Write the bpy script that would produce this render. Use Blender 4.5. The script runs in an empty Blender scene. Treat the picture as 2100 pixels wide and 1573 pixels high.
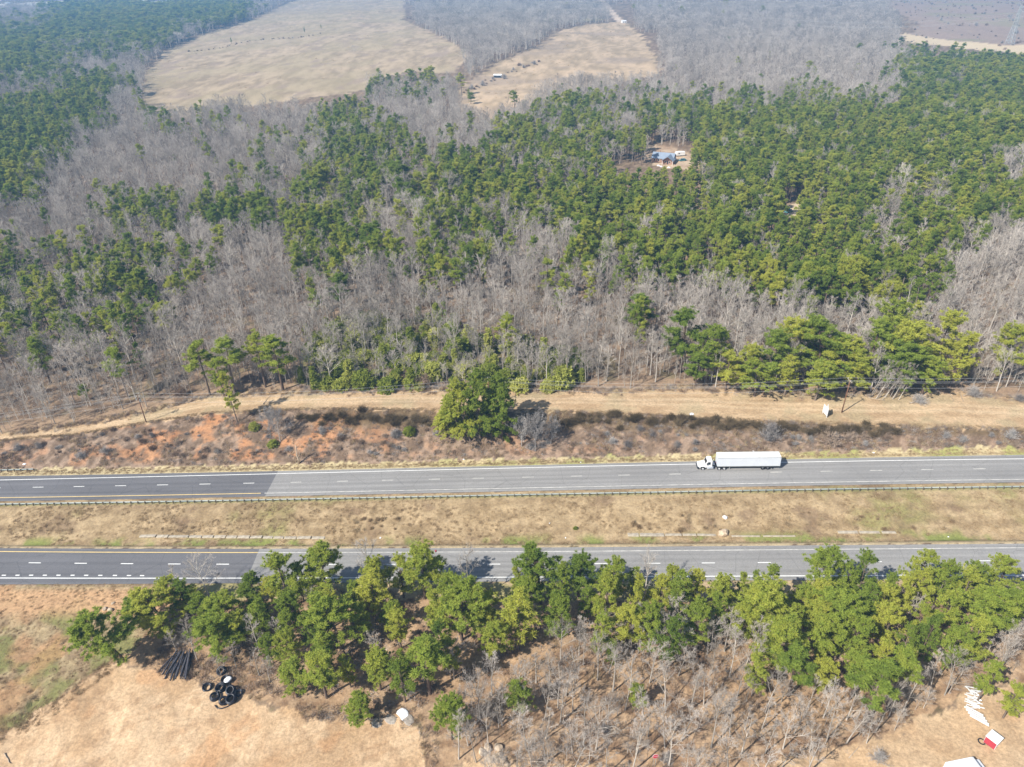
import bpy, math, random
import numpy as np
C=bpy.context; D=bpy.data
sc=C.scene
random.seed(7); rng=np.random.default_rng(7)
# ------------------------------------------------------------------ camera
CAM_H=118.0; PITCH=math.radians(31); ROLL=math.radians(0.9); FPX=1457.0
F=np.array([0,math.cos(PITCH),-math.sin(PITCH)]); R0=np.array([1.0,0,0]); U0=np.cross(R0,F)
RV=R0*math.cos(ROLL)-U0*math.sin(ROLL); UV=U0*math.cos(ROLL)+R0*math.sin(ROLL)
CAMP=np.array([0,0,CAM_H])
from mathutils import Matrix, Vector
cd=D.cameras.new('camera'); cam=D.objects.new('camera',cd); sc.collection.objects.link(cam)
cam.matrix_world=Matrix(((RV[0],UV[0],-F[0],0),(RV[1],UV[1],-F[1],0),(RV[2],UV[2],-F[2],CAM_H),(0,0,0,1)))
cd.sensor_fit='HORIZONTAL'; cd.sensor_width=36; cd.lens=FPX/2100*36; cd.clip_start=1; cd.clip_end=20000
sc.camera=cam
# ------------------------------------------------------------------ light
SUN_EL=math.radians(43); SH=np.array([0.80,0.60])   # shadows fall to the right and away
w=D.worlds.new('World'); sc.world=w; w.use_nodes=True
nt=w.node_tree; bg=nt.nodes['Background']; sky=nt.nodes.new('ShaderNodeTexSky'); sky.sky_type='NISHITA'
sky.sun_disc=False; sky.sun_elevation=SUN_EL
sunaz=math.atan2(-SH[0],-SH[1])        # azimuth of the sun, clockwise from +Y
sky.sun_rotation=sunaz; sky.air_density=1.0; sky.dust_density=1.0
nt.links.new(sky.outputs[0],bg.inputs[0]); bg.inputs[1].default_value=0.085
sl=D.lights.new('sun','SUN'); sl.energy=5.0; sl.angle=math.radians(0.5); sl.color=(1.0,0.955,0.88)
so=D.objects.new('sun',sl); sc.collection.objects.link(so); so.location=(0,0,300)
sd=Vector((SH[0]*math.cos(SUN_EL),SH[1]*math.cos(SUN_EL),-math.sin(SUN_EL)))
so.rotation_euler=sd.to_track_quat('-Z','Y').to_euler()
sc.view_settings.view_transform='Standard'; sc.view_settings.look='None'; sc.view_settings.exposure=0.6; sc.view_settings.gamma=1
sc.cycles.max_bounces=5; sc.cycles.diffuse_bounces=3; sc.cycles.transparent_max_bounces=4; sc.cycles.volume_bounces=0
# ------------------------------------------------------------------ noise
_P=np.random.default_rng(3).random((256,256))
def vnoise(x,y):
    xi=np.floor(x).astype(int); yi=np.floor(y).astype(int); fx=x-xi; fy=y-yi
    fx=fx*fx*(3-2*fx); fy=fy*fy*(3-2*fy); a=xi&255; b=yi&255; a1=(a+1)&255; b1=(b+1)&255
    return (_P[a,b]*(1-fx)+_P[a1,b]*fx)*(1-fy)+(_P[a,b1]*(1-fx)+_P[a1,b1]*fx)*fy
def fbm(x,y,o=4,s=1.0):
    x=np.asarray(x,float)/s; y=np.asarray(y,float)/s; t=0;a=.5;n=0
    for i in range(o):
        t=t+a*vnoise(x+17.3*i,y+9.1*i); n+=a; a*=.5; x=x*2.03; y=y*2.03
    return t/n
def sstep(a,b,x):
    t=np.clip((x-a)/(b-a),0,1); return t*t*(3-2*t)
# ------------------------------------------------------------------ picture <-> world
def rays(px,py):
    u=(np.asarray(px,float)-1050)/FPX; v=(np.asarray(py,float)-786.5)/FPX
    return F[None]+u[:,None]*RV[None]-v[:,None]*UV[None]
def project(P):
    d=np.asarray(P)-CAMP; z=d@F
    return 1050+FPX*(d@RV)/z, 786.5-FPX*(d@UV)/z, z
def base(x,y):
    x=np.asarray(x,float); y=np.asarray(y,float)
    return 0.042*260*np.tanh(x/260)*np.exp(-np.clip(y-230,0,None)/500)
def unproj(px,py,hf):
    """first hit of the picture rays with the height function"""
    px=np.atleast_1d(np.asarray(px,float)); py=np.atleast_1d(np.asarray(py,float))
    d=rays(px,py); t=(CAM_H+14)/np.maximum(-d[:,2],.012)*1.0
    lo=np.full(len(px),30.0); hi=t*1.15
    ts=lo[:,None]*(hi/lo)[:,None]**np.linspace(0,1,260)[None]
    P=CAMP+ts[...,None]*d[:,None,:]
    g=P[...,2]-hf(P[...,0],P[...,1])
    idx=np.argmax(g<0,axis=1); idx=np.where((g<0).any(1),idx,259)
    i0=np.maximum(idx-1,0); r=np.arange(len(px))
    a=ts[r,i0]; b=ts[r,idx]
    for _ in range(24):
        m=(a+b)/2; Q=CAMP+m[:,None]*d; below=Q[:,2]<hf(Q[:,0],Q[:,1]); b=np.where(below,m,b); a=np.where(below,a,m)
    return CAMP+((a+b)/2)[:,None]*d
def line_fn(pts,hf,deg=2):
    pts=np.array(pts,float)
    xs=np.linspace(pts[0,0],pts[-1,0],60); ys=np.interp(xs,pts[:,0],pts[:,1])
    W=unproj(xs,ys,hf); c=np.polyfit(W[:,0],W[:,1],deg); x0,x1=W[0,0],W[-1,0]; dc=np.polyder(c)
    def f(x):
        x=np.asarray(x,float); xc=np.clip(x,x0,x1)
        return np.polyval(c,xc)+np.polyval(dc,xc)*(x-xc)
    return f
def poly_fn(pts,hf):
    pts=np.array(pts,float); W=unproj(pts[:,0],pts[:,1],hf)
    return lambda x:np.interp(x,W[:,0],W[:,1])
# road lines (near ground only)
R1_FAR=line_fn([(0,977),(570,966.5),(1050,955.5),(1400,946),(2100,933)],base)
R1_WHITE=line_fn([(0,985),(570,971.7),(1050,959.5),(1400,952.8),(2100,940)],base)
R1_DASH=line_fn([(0,1001),(570,990),(1050,979.3),(1400,972),(2100,960)],base)
R1_YEL=line_fn([(0,1020.7),(570,1012),(1050,1001),(1400,994),(2100,983)],base)
R1_NEAR=line_fn([(0,1028),(545,1019),(700,1015),(1400,1000.5),(2100,989)],base)
RAIL=line_fn([(0,1038),(700,1026.5),(1400,1012),(2100,1002)],base)
R2_FAR=line_fn([(0,1125),(700,1125.5),(1400,1121),(2100,1115)],base)
R2_YEL=line_fn([(0,1132),(530,1133.5),(1050,1131.5),(1400,1130),(2100,1123)],base)
R2_DASH=line_fn([(0,1155),(460,1156.8),(1050,1157.5),(1400,1156),(2100,1149)],base)
R2_WHITE=line_fn([(0,1189),(330,1184),(900,1185),(1400,1183.5),(2100,1178.5)],base)
R2_NEAR=line_fn([(0,1202),(350,1195),(900,1194),(1400,1192),(2100,1188)],base)
# cut bank
BANK_H=lambda x:np.interp(x,[-220,-130,-90,-45,40,90,150],[1.5,4.0,6.2,7.5,6.5,5.0,4.0])
BB=line_fn([(0,966),(570,958),(1040,947),(1400,939),(2100,923)],base)
BT=poly_fn([(-300,925),(0,905),(150,893),(300,868),(420,850),(620,840),(760,840),(890,842),(1210,846),(1400,857),(1640,868),(1900,875),(2100,881),(2400,888)],lambda x,y:base(x,y)+BANK_H(x))
def _seg(a,b):
    W=unproj([a[0],b[0]],[a[1],b[1]],base); return (W[0,0],W[0,1],W[1,0],W[1,1])
GUL=[_seg((5,1470),(125,1362))+(.5,.9),_seg((40,1480),(95,1400))+(.45,.8),_seg((-20,1420),(60,1385))+(.4,.5),_seg((0,1326),(130,1330))+(.35,.35)]
def height(x,y):
    x=np.asarray(x,float); y=np.asarray(y,float)
    h=base(x,y)
    b=BB(x); t=np.maximum(BT(x),b+4); k=np.clip((y-b)/(t-b),0,1)
    gul=(fbm(x,y,3,5.0)-.5)*1.6*np.sin(np.pi*k)
    h=h+(BANK_H(x)*np.exp(-np.clip(y-t-20,0,None)/350))*(k**.8*(1-(1-k)**2*.3))+gul*(k>0)
    # median ditch
    m0=RAIL(x); m1=R2_FAR(x); km=(m0-y)/(m0-m1)
    ins=(km>0)&(km<1)
    dep=np.where(km<.8,sstep(.03,.8,km),1-sstep(.82,.98,km))
    h=h-np.where(ins,1.5*dep+(fbm(x,y,3,4)-.5)*.5*np.sin(np.pi*np.clip(km,0,1)),0)
    near=sstep(0,12,R2_NEAR(x)-y)
    for (gx0,gy0,gx1,gy1,gw,gd) in GUL:
        tt=np.clip(((x-gx0)*(gx1-gx0)+(y-gy0)*(gy1-gy0))/((gx1-gx0)**2+(gy1-gy0)**2),0,1); wob=(fbm(x,y,2,3)-.5)*2.5
        h=h-gd*np.exp(-((np.hypot(x-gx0-tt*(gx1-gx0),y-gy0-tt*(gy1-gy0))+wob)/gw)**2)*np.sin(np.pi*np.clip(tt,.03,.97))
    h=h+near*((fbm(x,y,3,14)-.5)*1.6)
    far=sstep(10,120,y-t)
    h=h+far*((fbm(x,y,3,90)-.5)*5)+sstep(300,1500,y)*(fbm(x,y,3,600)-.5)*22*np.clip(y/1500,0,1)
    return h
def gp(px,py):
    P=unproj(px,py,height); return P if np.ndim(px) else P[0]
def Z(x,y): return float(height(np.array([x]),np.array([y]))[0])
# ------------------------------------------------------------------ object helpers
col=sc.collection
def tag(o,label=None,cat=None,group=None,kind=None):
    if label:o['label']=label
    if cat:o['category']=cat
    if group:o['group']=group
    if kind:o['kind']=kind
    return o
def mesh_from(name,V,Fs,mats,fm=None,smooth=False):
    """Fs: list of int arrays, each (n,k)"""
    me=D.meshes.new(name); V=np.asarray(V,np.float32)
    me.vertices.add(len(V)); me.vertices.foreach_set('co',V.ravel())
    loops=np.concatenate([f.ravel() for f in Fs]).astype(np.int32)
    tot=np.concatenate([np.full(len(f),f.shape[1],np.int32) for f in Fs]); st=np.concatenate([[0],np.cumsum(tot)[:-1]]).astype(np.int32)
    me.loops.add(len(loops)); me.loops.foreach_set('vertex_index',loops)
    me.polygons.add(len(tot)); me.polygons.foreach_set('loop_start',st); me.polygons.foreach_set('loop_total',tot)
    for m in (mats if isinstance(mats,(list,tuple)) else [mats]): me.materials.append(m)
    if fm is not None: me.polygons.foreach_set('material_index',np.asarray(fm,np.int32))
    me.polygons.foreach_set('use_smooth',np.full(len(tot),smooth))
    me.update(calc_edges=True); me.validate(); return me
def link(name,me,parent=None,loc=None,rz=None):
    o=D.objects.new(name,me); col.objects.link(o)
    if parent:o.parent=parent
    if loc is not None:o.location=[float(a) for a in loc]
    if rz is not None:o.rotation_euler.z=rz
    return o
def empty(name,loc,rz=0,label=None,cat=None,group=None):
    o=D.objects.new(name,None); col.objects.link(o); o.location=[float(a) for a in loc]; o.rotation_euler.z=rz
    o.empty_display_size=.5
    return tag(o,label,cat,group)
class MB:
    def __init__(s): s.V=[];s.F=[]
    def add(s,V,F):
        n=len(s.V); s.V+= [tuple(map(float,v)) for v in V]; s.F+=[tuple(i+n for i in f) for f in F]; return s
    def box(s,x0,x1,y0,y1,z0,z1):
        V=[(x,y,z) for z in(z0,z1) for y in(y0,y1) for x in(x0,x1)]
        return s.add(V,[(0,2,3,1),(4,5,7,6),(0,1,5,4),(2,6,7,3),(0,4,6,2),(1,3,7,5)])
    def tube(s,pts,r,n=8,r1=None,cap=True):
        P=[Vector(p) for p in pts]; m=len(P); r1=r if r1 is None else r1; V=[];Fc=[]
        for i,p in enumerate(P):
            d=(P[min(i+1,m-1)]-P[max(i-1,0)]).normalized(); a=d.orthogonal().normalized() if i==0 else (a-d*a.dot(d)).normalized(); b=d.cross(a)
            rr=r+(r1-r)*i/(m-1)
            V+=[p+(a*math.cos(2*math.pi*k/n)+b*math.sin(2*math.pi*k/n))*rr for k in range(n)]
        for i in range(m-1):
            for k in range(n): Fc.append((i*n+k,i*n+(k+1)%n,(i+1)*n+(k+1)%n,(i+1)*n+k))
        if cap: Fc.append(tuple(range(n))[::-1]); Fc.append(tuple((m-1)*n+k for k in range(n)))
        return s.add(V,Fc)
    def prism(s,prof,y0,y1,inset=None):
        """side profile (x,z) extruded across y; inset narrows points by index"""
        n=len(prof); ins=inset or [0]*n
        V=[(x,y0+ins[i],z) for i,(x,z) in enumerate(prof)]+[(x,y1-ins[i],z) for i,(x,z) in enumerate(prof)]
        return s.add(V,[tuple(range(n)),tuple(range(2*n-1,n-1,-1))]+[((i+1)%n,i,n+i,n+(i+1)%n) for i in range(n)])
    def lathe(s,prof,c=(0,0,0),axis='z',n=20):
        V=[];Fc=[];m=len(prof)
        for r,h in prof:
            for k in range(n):
                a=2*math.pi*k/n; p=(r*math.cos(a),r*math.sin(a),h)
                if axis=='y': p=(p[0],p[2],p[1])
                if axis=='x': p=(p[2],p[0],p[1])
                V.append((p[0]+c[0],p[1]+c[1],p[2]+c[2]))
        for i in range(m-1):
            for k in range(n): Fc.append((i*n+k,i*n+(k+1)%n,(i+1)*n+(k+1)%n,(i+1)*n+k))
        return s.add(V,Fc)
    def mesh(s,name,m,bevel=0,smooth=False):
        me=D.meshes.new(name); me.from_pydata(s.V,[],s.F); me.materials.append(m)
        import bmesh
        bm=bmesh.new(); bm.from_mesh(me)
        if bevel:
            bmesh.ops.bevel(bm,geom=[e for e in bm.edges],offset=bevel,segments=2,affect='EDGES',clamp_overlap=True)
        bmesh.ops.recalc_face_normals(bm,faces=bm.faces); bm.to_mesh(me); bm.free()
        if smooth: me.polygons.foreach_set('use_smooth',[True]*len(me.polygons))
        return me
    def obj(s,name,m,parent=None,bevel=0,smooth=False,loc=None,rz=None): return link(name,s.mesh(name,m,bevel,smooth),parent,loc,rz)
# ------------------------------------------------------------------ materials
def mat(name,c,rough=.9,var=.15,scale=3.0,metal=0,bump=0,spec=.3,c2=None):
    m=D.materials.new(name); m.use_nodes=True; n=m.node_tree; b=n.nodes['Principled BSDF']
    b.inputs['Roughness'].default_value=rough; b.inputs['Metallic'].default_value=metal; b.inputs['Specular IOR Level'].default_value=spec
    tc=n.nodes.new('ShaderNodeTexCoord'); nz=n.nodes.new('ShaderNodeTexNoise'); nz.inputs['Scale'].default_value=scale; nz.inputs['Detail'].default_value=6
    n.links.new(tc.outputs['Object'],nz.inputs['Vector'])
    mx=n.nodes.new('ShaderNodeMix'); mx.data_type='RGBA'
    a=c2 if c2 else tuple(x*(1-var) for x in c); d=c if c2 else tuple(min(1,x*(1+var)) for x in c)
    mx.inputs[6].default_value=(*a,1); mx.inputs[7].default_value=(*d,1)
    cr=n.nodes.new('ShaderNodeMapRange'); cr.inputs[1].default_value=.35; cr.inputs[2].default_value=.65
    n.links.new(nz.outputs[0],cr.inputs[0]); n.links.new(cr.outputs[0],mx.inputs[0]); n.links.new(mx.outputs[2],b.inputs['Base Color'])
    if bump:
        bp=n.nodes.new('ShaderNodeBump'); bp.inputs['Strength'].default_value=bump; bp.inputs['Distance'].default_value=.05
        n.links.new(nz.outputs[0],bp.inputs['Height']); n.links.new(bp.outputs[0],b.inputs['Normal'])
    return m
def leaf_mat(name,ca,cb,cc,transl=.3,worldscale=.03):
    m=D.materials.new(name); m.use_nodes=True; n=m.node_tree; n.nodes.clear(); L=n.links
    out=n.nodes.new('ShaderNodeOutputMaterial'); oi=n.nodes.new('ShaderNodeObjectInfo'); ge=n.nodes.new('ShaderNodeNewGeometry')
    nz=n.nodes.new('ShaderNodeTexNoise'); nz.inputs['Scale'].default_value=.55; nz.inputs['Detail'].default_value=3; L.new(ge.outputs['Position'],nz.inputs['Vector'])
    nw=n.nodes.new('ShaderNodeTexNoise'); nw.inputs['Scale'].default_value=worldscale; L.new(ge.outputs['Position'],nw.inputs['Vector'])
    cr=n.nodes.new('ShaderNodeValToRGB'); e=cr.color_ramp.elements; e[0].color=(*ca,1); e[0].position=.1; e[1].color=(*cc,1); e[1].position=.95
    k=cr.color_ramp.elements.new(.5); k.color=(*cb,1)
    a=n.nodes.new('ShaderNodeMath'); a.operation='MULTIPLY_ADD'; L.new(nz.outputs[0],a.inputs[0]); a.inputs[1].default_value=.9; a.inputs[2].default_value=-.52
    b=n.nodes.new('ShaderNodeMath'); b.operation='MULTIPLY_ADD'; L.new(oi.outputs['Random'],b.inputs[0]); b.inputs[1].default_value=.8; L.new(a.outputs[0],b.inputs[2])
    c=n.nodes.new('ShaderNodeMath'); c.operation='MULTIPLY_ADD'; L.new(nw.outputs[0],c.inputs[0]); c.inputs[1].default_value=.45; L.new(b.outputs[0],c.inputs[2])
    L.new(c.outputs[0],cr.inputs[0])
    df=n.nodes.new('ShaderNodeBsdfDiffuse'); L.new(cr.outputs[0],df.inputs[0])
    if transl:
        tr=n.nodes.new('ShaderNodeBsdfTranslucent'); L.new(cr.outputs[0],tr.inputs[0]); mx=n.nodes.new('ShaderNodeMixShader'); mx.inputs[0].default_value=transl
        L.new(df.outputs[0],mx.inputs[1]); L.new(tr.outputs[0],mx.inputs[2]); L.new(mx.outputs[0],out.inputs[0])
    else: L.new(df.outputs[0],out.inputs[0])
    return m
M={}
M['needle']=leaf_mat('pine_needles',(.18,.255,.048),(.325,.395,.068),(.51,.515,.095),.45)
M['ivy']=leaf_mat('ivy_leaves',(.15,.20,.035),(.33,.37,.07),(.52,.52,.14),.35)
M['twig']=leaf_mat('bare_twigs',(.27,.235,.20),(.40,.355,.31),(.56,.50,.44),0,.02)
M['bark_pale']=leaf_mat('pale_bark',(.28,.25,.21),(.41,.37,.32),(.58,.53,.46),0,.02)
M['bark_pine']=leaf_mat('pine_bark',(.09,.06,.045),(.15,.11,.085),(.22,.175,.14),0,.02)
M['brush']=leaf_mat('dry_brush_twigs',(.19,.13,.09),(.29,.21,.15),(.40,.31,.235),0,.05)
M['darkbrush']=leaf_mat('dark_evergreen_brush',(.085,.065,.035),(.14,.105,.06),(.21,.16,.095),0,.05)
M['weed']=leaf_mat('dry_weed_stems',(.30,.21,.12),(.44,.33,.20),(.58,.46,.29),.2,.05)
M['greybrush']=leaf_mat('grey_dead_twigs',(.22,.20,.185),(.32,.295,.275),(.44,.41,.38),0,.05)
M['deadwood']=mat('dead_wood',(.46,.38,.29),c2=(.28,.22,.16),scale=2)
M['white']=mat('white_paint',(.72,.72,.72),rough=.4,var=.03,scale=.7)
M['trailer']=mat('trailer_panel',(.64,.67,.71),rough=.45,var=.03,scale=.6)
M['roofwhite']=mat('trailer_roof',(.74,.75,.74),rough=.5,var=.07,scale=.8)
M['rubber']=mat('black_rubber',(.02,.02,.022),rough=.85)
M['glass']=mat('dark_glass',(.015,.02,.025),rough=.1,var=.1,spec=.6)
M['steel']=mat('galvanised_steel',(.42,.44,.43),rough=.45,metal=.3,var=.15,scale=1)
M['railgreen']=mat('weathered_rail',(.20,.25,.23),rough=.6,var=.2,scale=.5)
M['post']=mat('treated_wood_post',(.16,.13,.10),var=.25)
M['darkmetal']=mat('dark_metal',(.035,.04,.05),rough=.5)
M['chrome']=mat('wheel_aluminium',(.7,.7,.7),rough=.3,metal=.6)
M['tank']=mat('tank_aluminium',(.55,.6,.68),rough=.35,metal=.5)
M['pole']=mat('creosote_pole',(.20,.10,.055),var=.25,scale=1)
M['wire']=mat('wire_aluminium',(.45,.45,.44),rough=.5)
M['porcelain']=mat('pale_insulator',(.7,.7,.68),rough=.4)
M['concrete']=mat('old_concrete',(.50,.44,.34),c2=(.33,.28,.22),scale=1.2,bump=.4)
M['rock']=mat('tan_rock',(.62,.50,.36),c2=(.42,.32,.22),scale=1.5,bump=.6)
M['palerock']=mat('pale_boulder',(.52,.42,.31),c2=(.38,.29,.20),scale=1.5,bump=.5)
M['red']=mat('red_paint',(.42,.05,.07),rough=.5,var=.1)
M['signred']=mat('sign_red',(.60,.02,.06),rough=.4,var=.05)
M['pvc']=mat('white_pvc',(.62,.61,.59),rough=.4,var=.12)
M['hdpe']=mat('black_hdpe_pipe',(.018,.018,.025),rough=.35,spec=.5)
M['blackpile']=mat('weathered_black_pipe',(.07,.068,.08),rough=.5,var=.3)
M['roofblue']=mat('blue_metal_roof',(.25,.30,.37),rough=.55,var=.06,metal=.1,scale=.4)
M['brick']=mat('brown_brick',(.36,.22,.15),c2=(.28,.16,.11),scale=3)
M['teal']=mat('teal_car_paint',(.10,.28,.30),rough=.3,var=.1)
M['siding']=mat('white_siding',(.78,.77,.74),rough=.6,var=.06)
M['greyroof']=mat('grey_roof',(.30,.31,.33),rough=.6,var=.1)
M['plastic']=mat('white_plastic_sheet',(.82,.84,.88),rough=.5,var=.06)
M['greyheap']=mat('grey_ash_soil',(.42,.37,.31),c2=(.26,.23,.20),scale=3,bump=.6)
M['ash']=mat('pale_ash',(.58,.55,.50),c2=(.4,.36,.32),scale=2)
M['linewhite']=mat('white_road_paint',(.78,.78,.75),rough=.7,var=.08,scale=.8)
M['lineyellow']=mat('yellow_road_paint',(.72,.53,.22),rough=.7,var=.08,scale=.8)
M['linefaded']=mat('faded_road_paint',(.60,.58,.53),rough=.7,var=.25,scale=.8)
# ------------------------------------------------------------------ ground
def pip(x,y,poly):
    """points in world polygon"""
    ins=np.zeros(x.shape,bool); n=len(poly); j=n-1
    for i in range(n):
        xi,yi=poly[i];xj,yj=poly[j]
        if yi!=yj:
            c=((yi>y)!=(yj>y))&(x<(xj-xi)*(y-yi)/(yj-yi)+xi); ins^=c
        j=i
    return ins
def wpoly(pts):
    out=[]
    for i in range(len(pts)):
        a=pts[i];b=pts[(i+1)%len(pts)]
        for k in range(4): out.append((a[0]+(b[0]-a[0])*k/4,a[1]+(b[1]-a[1])*k/4))
    out=np.array(out); return unproj(out[:,0],out[:,1],height)[:,:2]
PX_FIELD1=[(292,212),(300,150),(340,105),(430,65),(520,40),(575,12),(620,-4),(830,-4),(828,40),(870,60),(920,85),(965,115),(935,119),(900,124),(870,120),(840,122),(790,130),(760,152),(700,168),(600,180),(520,192),(440,203),(380,214),(330,218)]
PX_FIELD2=[(945,215),(940,180),(1015,130),(1100,95),(1145,62),(1200,50),(1282,44),(1320,75),(1345,118),(1300,135),(1200,140),(1120,160),(1080,190),(1010,225)]
PX_CLEAR=[(1800,-4),(1850,30),(1885,50),(1862,70),(1850,90),(1960,95),(2140,120),(2200,60),(2200,-4)]
PX_HOUSE=[(1322,304),(1345,296),(1385,304),(1425,318),(1462,334),(1430,346),(1385,350),(1345,340),(1322,322)]
PX_HOUSE2=[(1596,428),(1640,415),(1700,418),(1690,445),(1650,450),(1600,445)]
PX_LOT=[(-60,1573),(20,1500),(90,1450),(170,1400),(240,1355),(330,1378),(400,1395),(470,1420),(540,1435),(640,1470),(740,1470),(830,1455),(870,1490),(880,1573),(900,1640),(-60,1640)]
PX_LOT2=[(1500,1640),(1600,1560),(1750,1530),(1830,1500),(1930,1450),(1990,1415),(2060,1400),(2200,1420),(2200,1640)]
PX_LOT3=[(900,1640),(930,1565),(1000,1540),(1100,1560),(1250,1573),(1300,1640)]
PX_LEFTFLD=[(-200,1203),(350,1196),(420,1215),(330,1250),(280,1330),(235,1350),(90,1450),(20,1500),(-200,1573)]
PX_RIGHTSH=[(1600,1225),(1640,1196),(2300,1190),(2300,1215),(2100,1218),(1900,1205)]
W_F1,W_F2,W_CL,W_HO,W_H2,W_LOT,W_LOT2,W_LOT3,W_LF,W_RS=[wpoly(p) for p in(PX_FIELD1,PX_FIELD2,PX_CLEAR,PX_HOUSE,PX_HOUSE2,PX_LOT,PX_LOT2,PX_LOT3,PX_LEFTFLD,PX_RIGHTSH)]
def ext(P_,n0,dy): return [(a,b+dy) if i>=n0 else (a,b) for i,(a,b) in enumerate(P_)]
W_F1G=wpoly(ext(PX_FIELD1,12,26)+[(285,236)]); W_F2G=wpoly([(925,240)]+PX_FIELD2[1:9]+[(1350,150),(1300,168),(1210,176),(1130,196),(1090,226),(1010,262)])
W_OPEN=wpoly([(880,18),(1010,5),(1200,10),(1240,40),(1150,48),(1080,60),(960,62),(880,45)])
W_STRIP=wpoly([(960,62),(1110,68),(1105,80),(960,78)])
W_ROADT=[wpoly(p) for p in ([(1212,-4),(1232,-4),(1278,42),(1268,46)],[(1625,2),(1700,12),(1790,40),(1788,46),(1690,22),(1620,8)])]
W_TRK=wpoly([(1850,68),(1960,84),(2060,92),(2200,96),(2200,122),(2090,110),(1980,100),(1850,84)])
W_TOWN=[wpoly(p) for p in([(-60,12),(120,2),(205,4),(205,10),(90,22),(-60,26)],[(160,8),(215,6),(212,18),(160,16)],[(255,6),(345,0),(350,14),(300,18)],[(440,2),(510,0),(505,8),(440,8)],[(145,55),(160,50),(168,56),(158,66)],[(322,50),(328,50),(328,56)])]
TREELINE=np.array([(-400,950),(0,893),(70,884),(200,864),(330,838),(450,808),(700,806),(900,802),(1300,802),(1430,796),(1480,804),(1800,808),(1900,800),(2100,818),(2500,830)],float)
TLW=unproj(TREELINE[:,0],TREELINE[:,1],height)
tl=lambda x:np.interp(x,TLW[:,0],TLW[:,1])
RUT=[(a,b,r+d,.22) for a,b,r in((-40,20,68),(-10,30,52),(-70,60,40),(70,20,60),(95,25,56),(20,-30,112)) for d in(0,1.9)]
W_KG=wpoly([(600,780),(640,700),(700,665),(900,650),(1000,700),(1190,735),(1200,795),(1190,802),(620,802)])
def ground_color(x,y):
    n1=fbm(x,y,5,6.0); n2=fbm(x+50,y-20,4,1.6); n3=fbm(x-30,y+70,4,30); n4=fbm(x+11,y+200,5,2.5)
    st=fbm(x*.25,y,4,2.0)   # streaks along the road
    c=np.empty(x.shape+(3,))
    def mix(a,b,t): return np.asarray(a)*(1-t[...,None])+np.asarray(b)*t[...,None]
    litter=mix((.17,.115,.075),(.33,.235,.155),sstep(.3,.7,n2))
    litter=mix(litter,(.22,.20,.09),sstep(.6,.75,n1)*.4); litter=mix(litter,mix((.20,.20,.07),(.34,.30,.14),n2),pip(x,y,W_KG)*.8)
    c[:]=litter
    def setz(mask,colr): c[mask]=colr[mask]
    jx=x+(n4-.5)*2.5; jy=y+(n2-.5)*2.5
    # far ground under trees
    far=y>420
    # verge and median
    r1f=R1_FAR(x);r1n=R1_NEAR(x);r2f=R2_FAR(x);r2n=R2_NEAR(x);rail=RAIL(x)
    dry=mix((.31,.22,.12),(.50,.37,.215),sstep(.3,.7,.5*n2+.5*st))
    dry=mix(dry,(.27,.27,.085),sstep(.52,.72,n3*.55+n1*.45)*.6)
    dry=mix(dry,(.20,.13,.08),sstep(.62,.75,fbm(x-7,y+3,4,7))*.6)
    km=(rail-y)/(rail-r2f)
    med=(jy<r1n)&(jy>r2f)
    m=dry.copy()
    m=mix(m,(.24,.28,.07),sstep(.45,.62,n1)*sstep(.62,.8,km)*(1-sstep(.86,.93,km))*.85)
    m=mix(m,(.54,.43,.26),sstep(.9,.97,km)*.8)
    m=mix(m,(.26,.26,.10),(1-sstep(0,.06,np.abs(km+.02)))*.7)
    setz(med,m)
    bb=BB(x);bt=np.maximum(BT(x),bb+4)
    verge=(jy>=r1f-.5)&(jy<bb+1.0)
    v=mix((.55,.45,.26),(.36,.36,.12),sstep(.4,.6,n1)*sstep(-60,20,x)*.9); setz(verge,v)
    k=(y-bb)/(bt-bb)
    bank=(jy>=bb+.6)&(jy<bt)
    b=mix((.18,.125,.085),(.34,.245,.175),sstep(.35,.65,n2))
    claymask=sstep(.50,.62,.7*fbm(x+5,y*1.3,5,6)+.3*n2)*np.interp(x,[-150,-95,-60,-30,20,60,130],[.3,.9,.95,.4,.25,.08,.06])
    b=mix(b,mix((.43,.185,.08),(.56,.31,.16),n4),claymask*sstep(.05,.2,k))
    b=mix(b,(.15,.105,.055),sstep(.55,.75,k+(n4-.5)*.3)*sstep(-70,-40,x)*.8)
    setz(bank,b)
    bench=(jy>=bt)&(jy<tl(x)+1.5)
    be=mix((.44,.30,.17),(.60,.43,.26),sstep(.3,.7,st*.6+n2*.4))
    be=mix(be,(.42,.34,.20),sstep(.5,.7,n1)*.6)
    kb=(y-bt)/np.maximum(tl(x)-bt,1)
    tr=np.exp(-((kb-.45)/.05)**2)+np.exp(-((kb-.62)/.05)**2)
    be=mix(be,(.70,.53,.34),np.clip(tr,0,1)*.5)
    setz(bench,be)
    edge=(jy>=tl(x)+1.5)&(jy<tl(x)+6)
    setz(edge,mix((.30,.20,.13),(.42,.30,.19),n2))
    # near side
    nr=(jy<=r2n)
    setz(nr&(jy>r2n-5),mix((.50,.37,.22),(.36,.31,.14),sstep(.4,.6,n1)))
    lf=pip(jx,jy,W_LF)
    l=mix((.30,.215,.125),(.43,.33,.19),sstep(.35,.65,n2)); l=mix(l,(.22,.225,.075),sstep(.48,.62,n1)*.8)
    l=mix(l,(.50,.28,.14),sstep(.55,.7,fbm(x+90,y,4,9))*.6)
    d=r2n-y; l=mix(l,(.60,.37,.20),sstep(.5,2.5,d)*(1-sstep(7,11,d))*.85); setz(lf,l)
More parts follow.
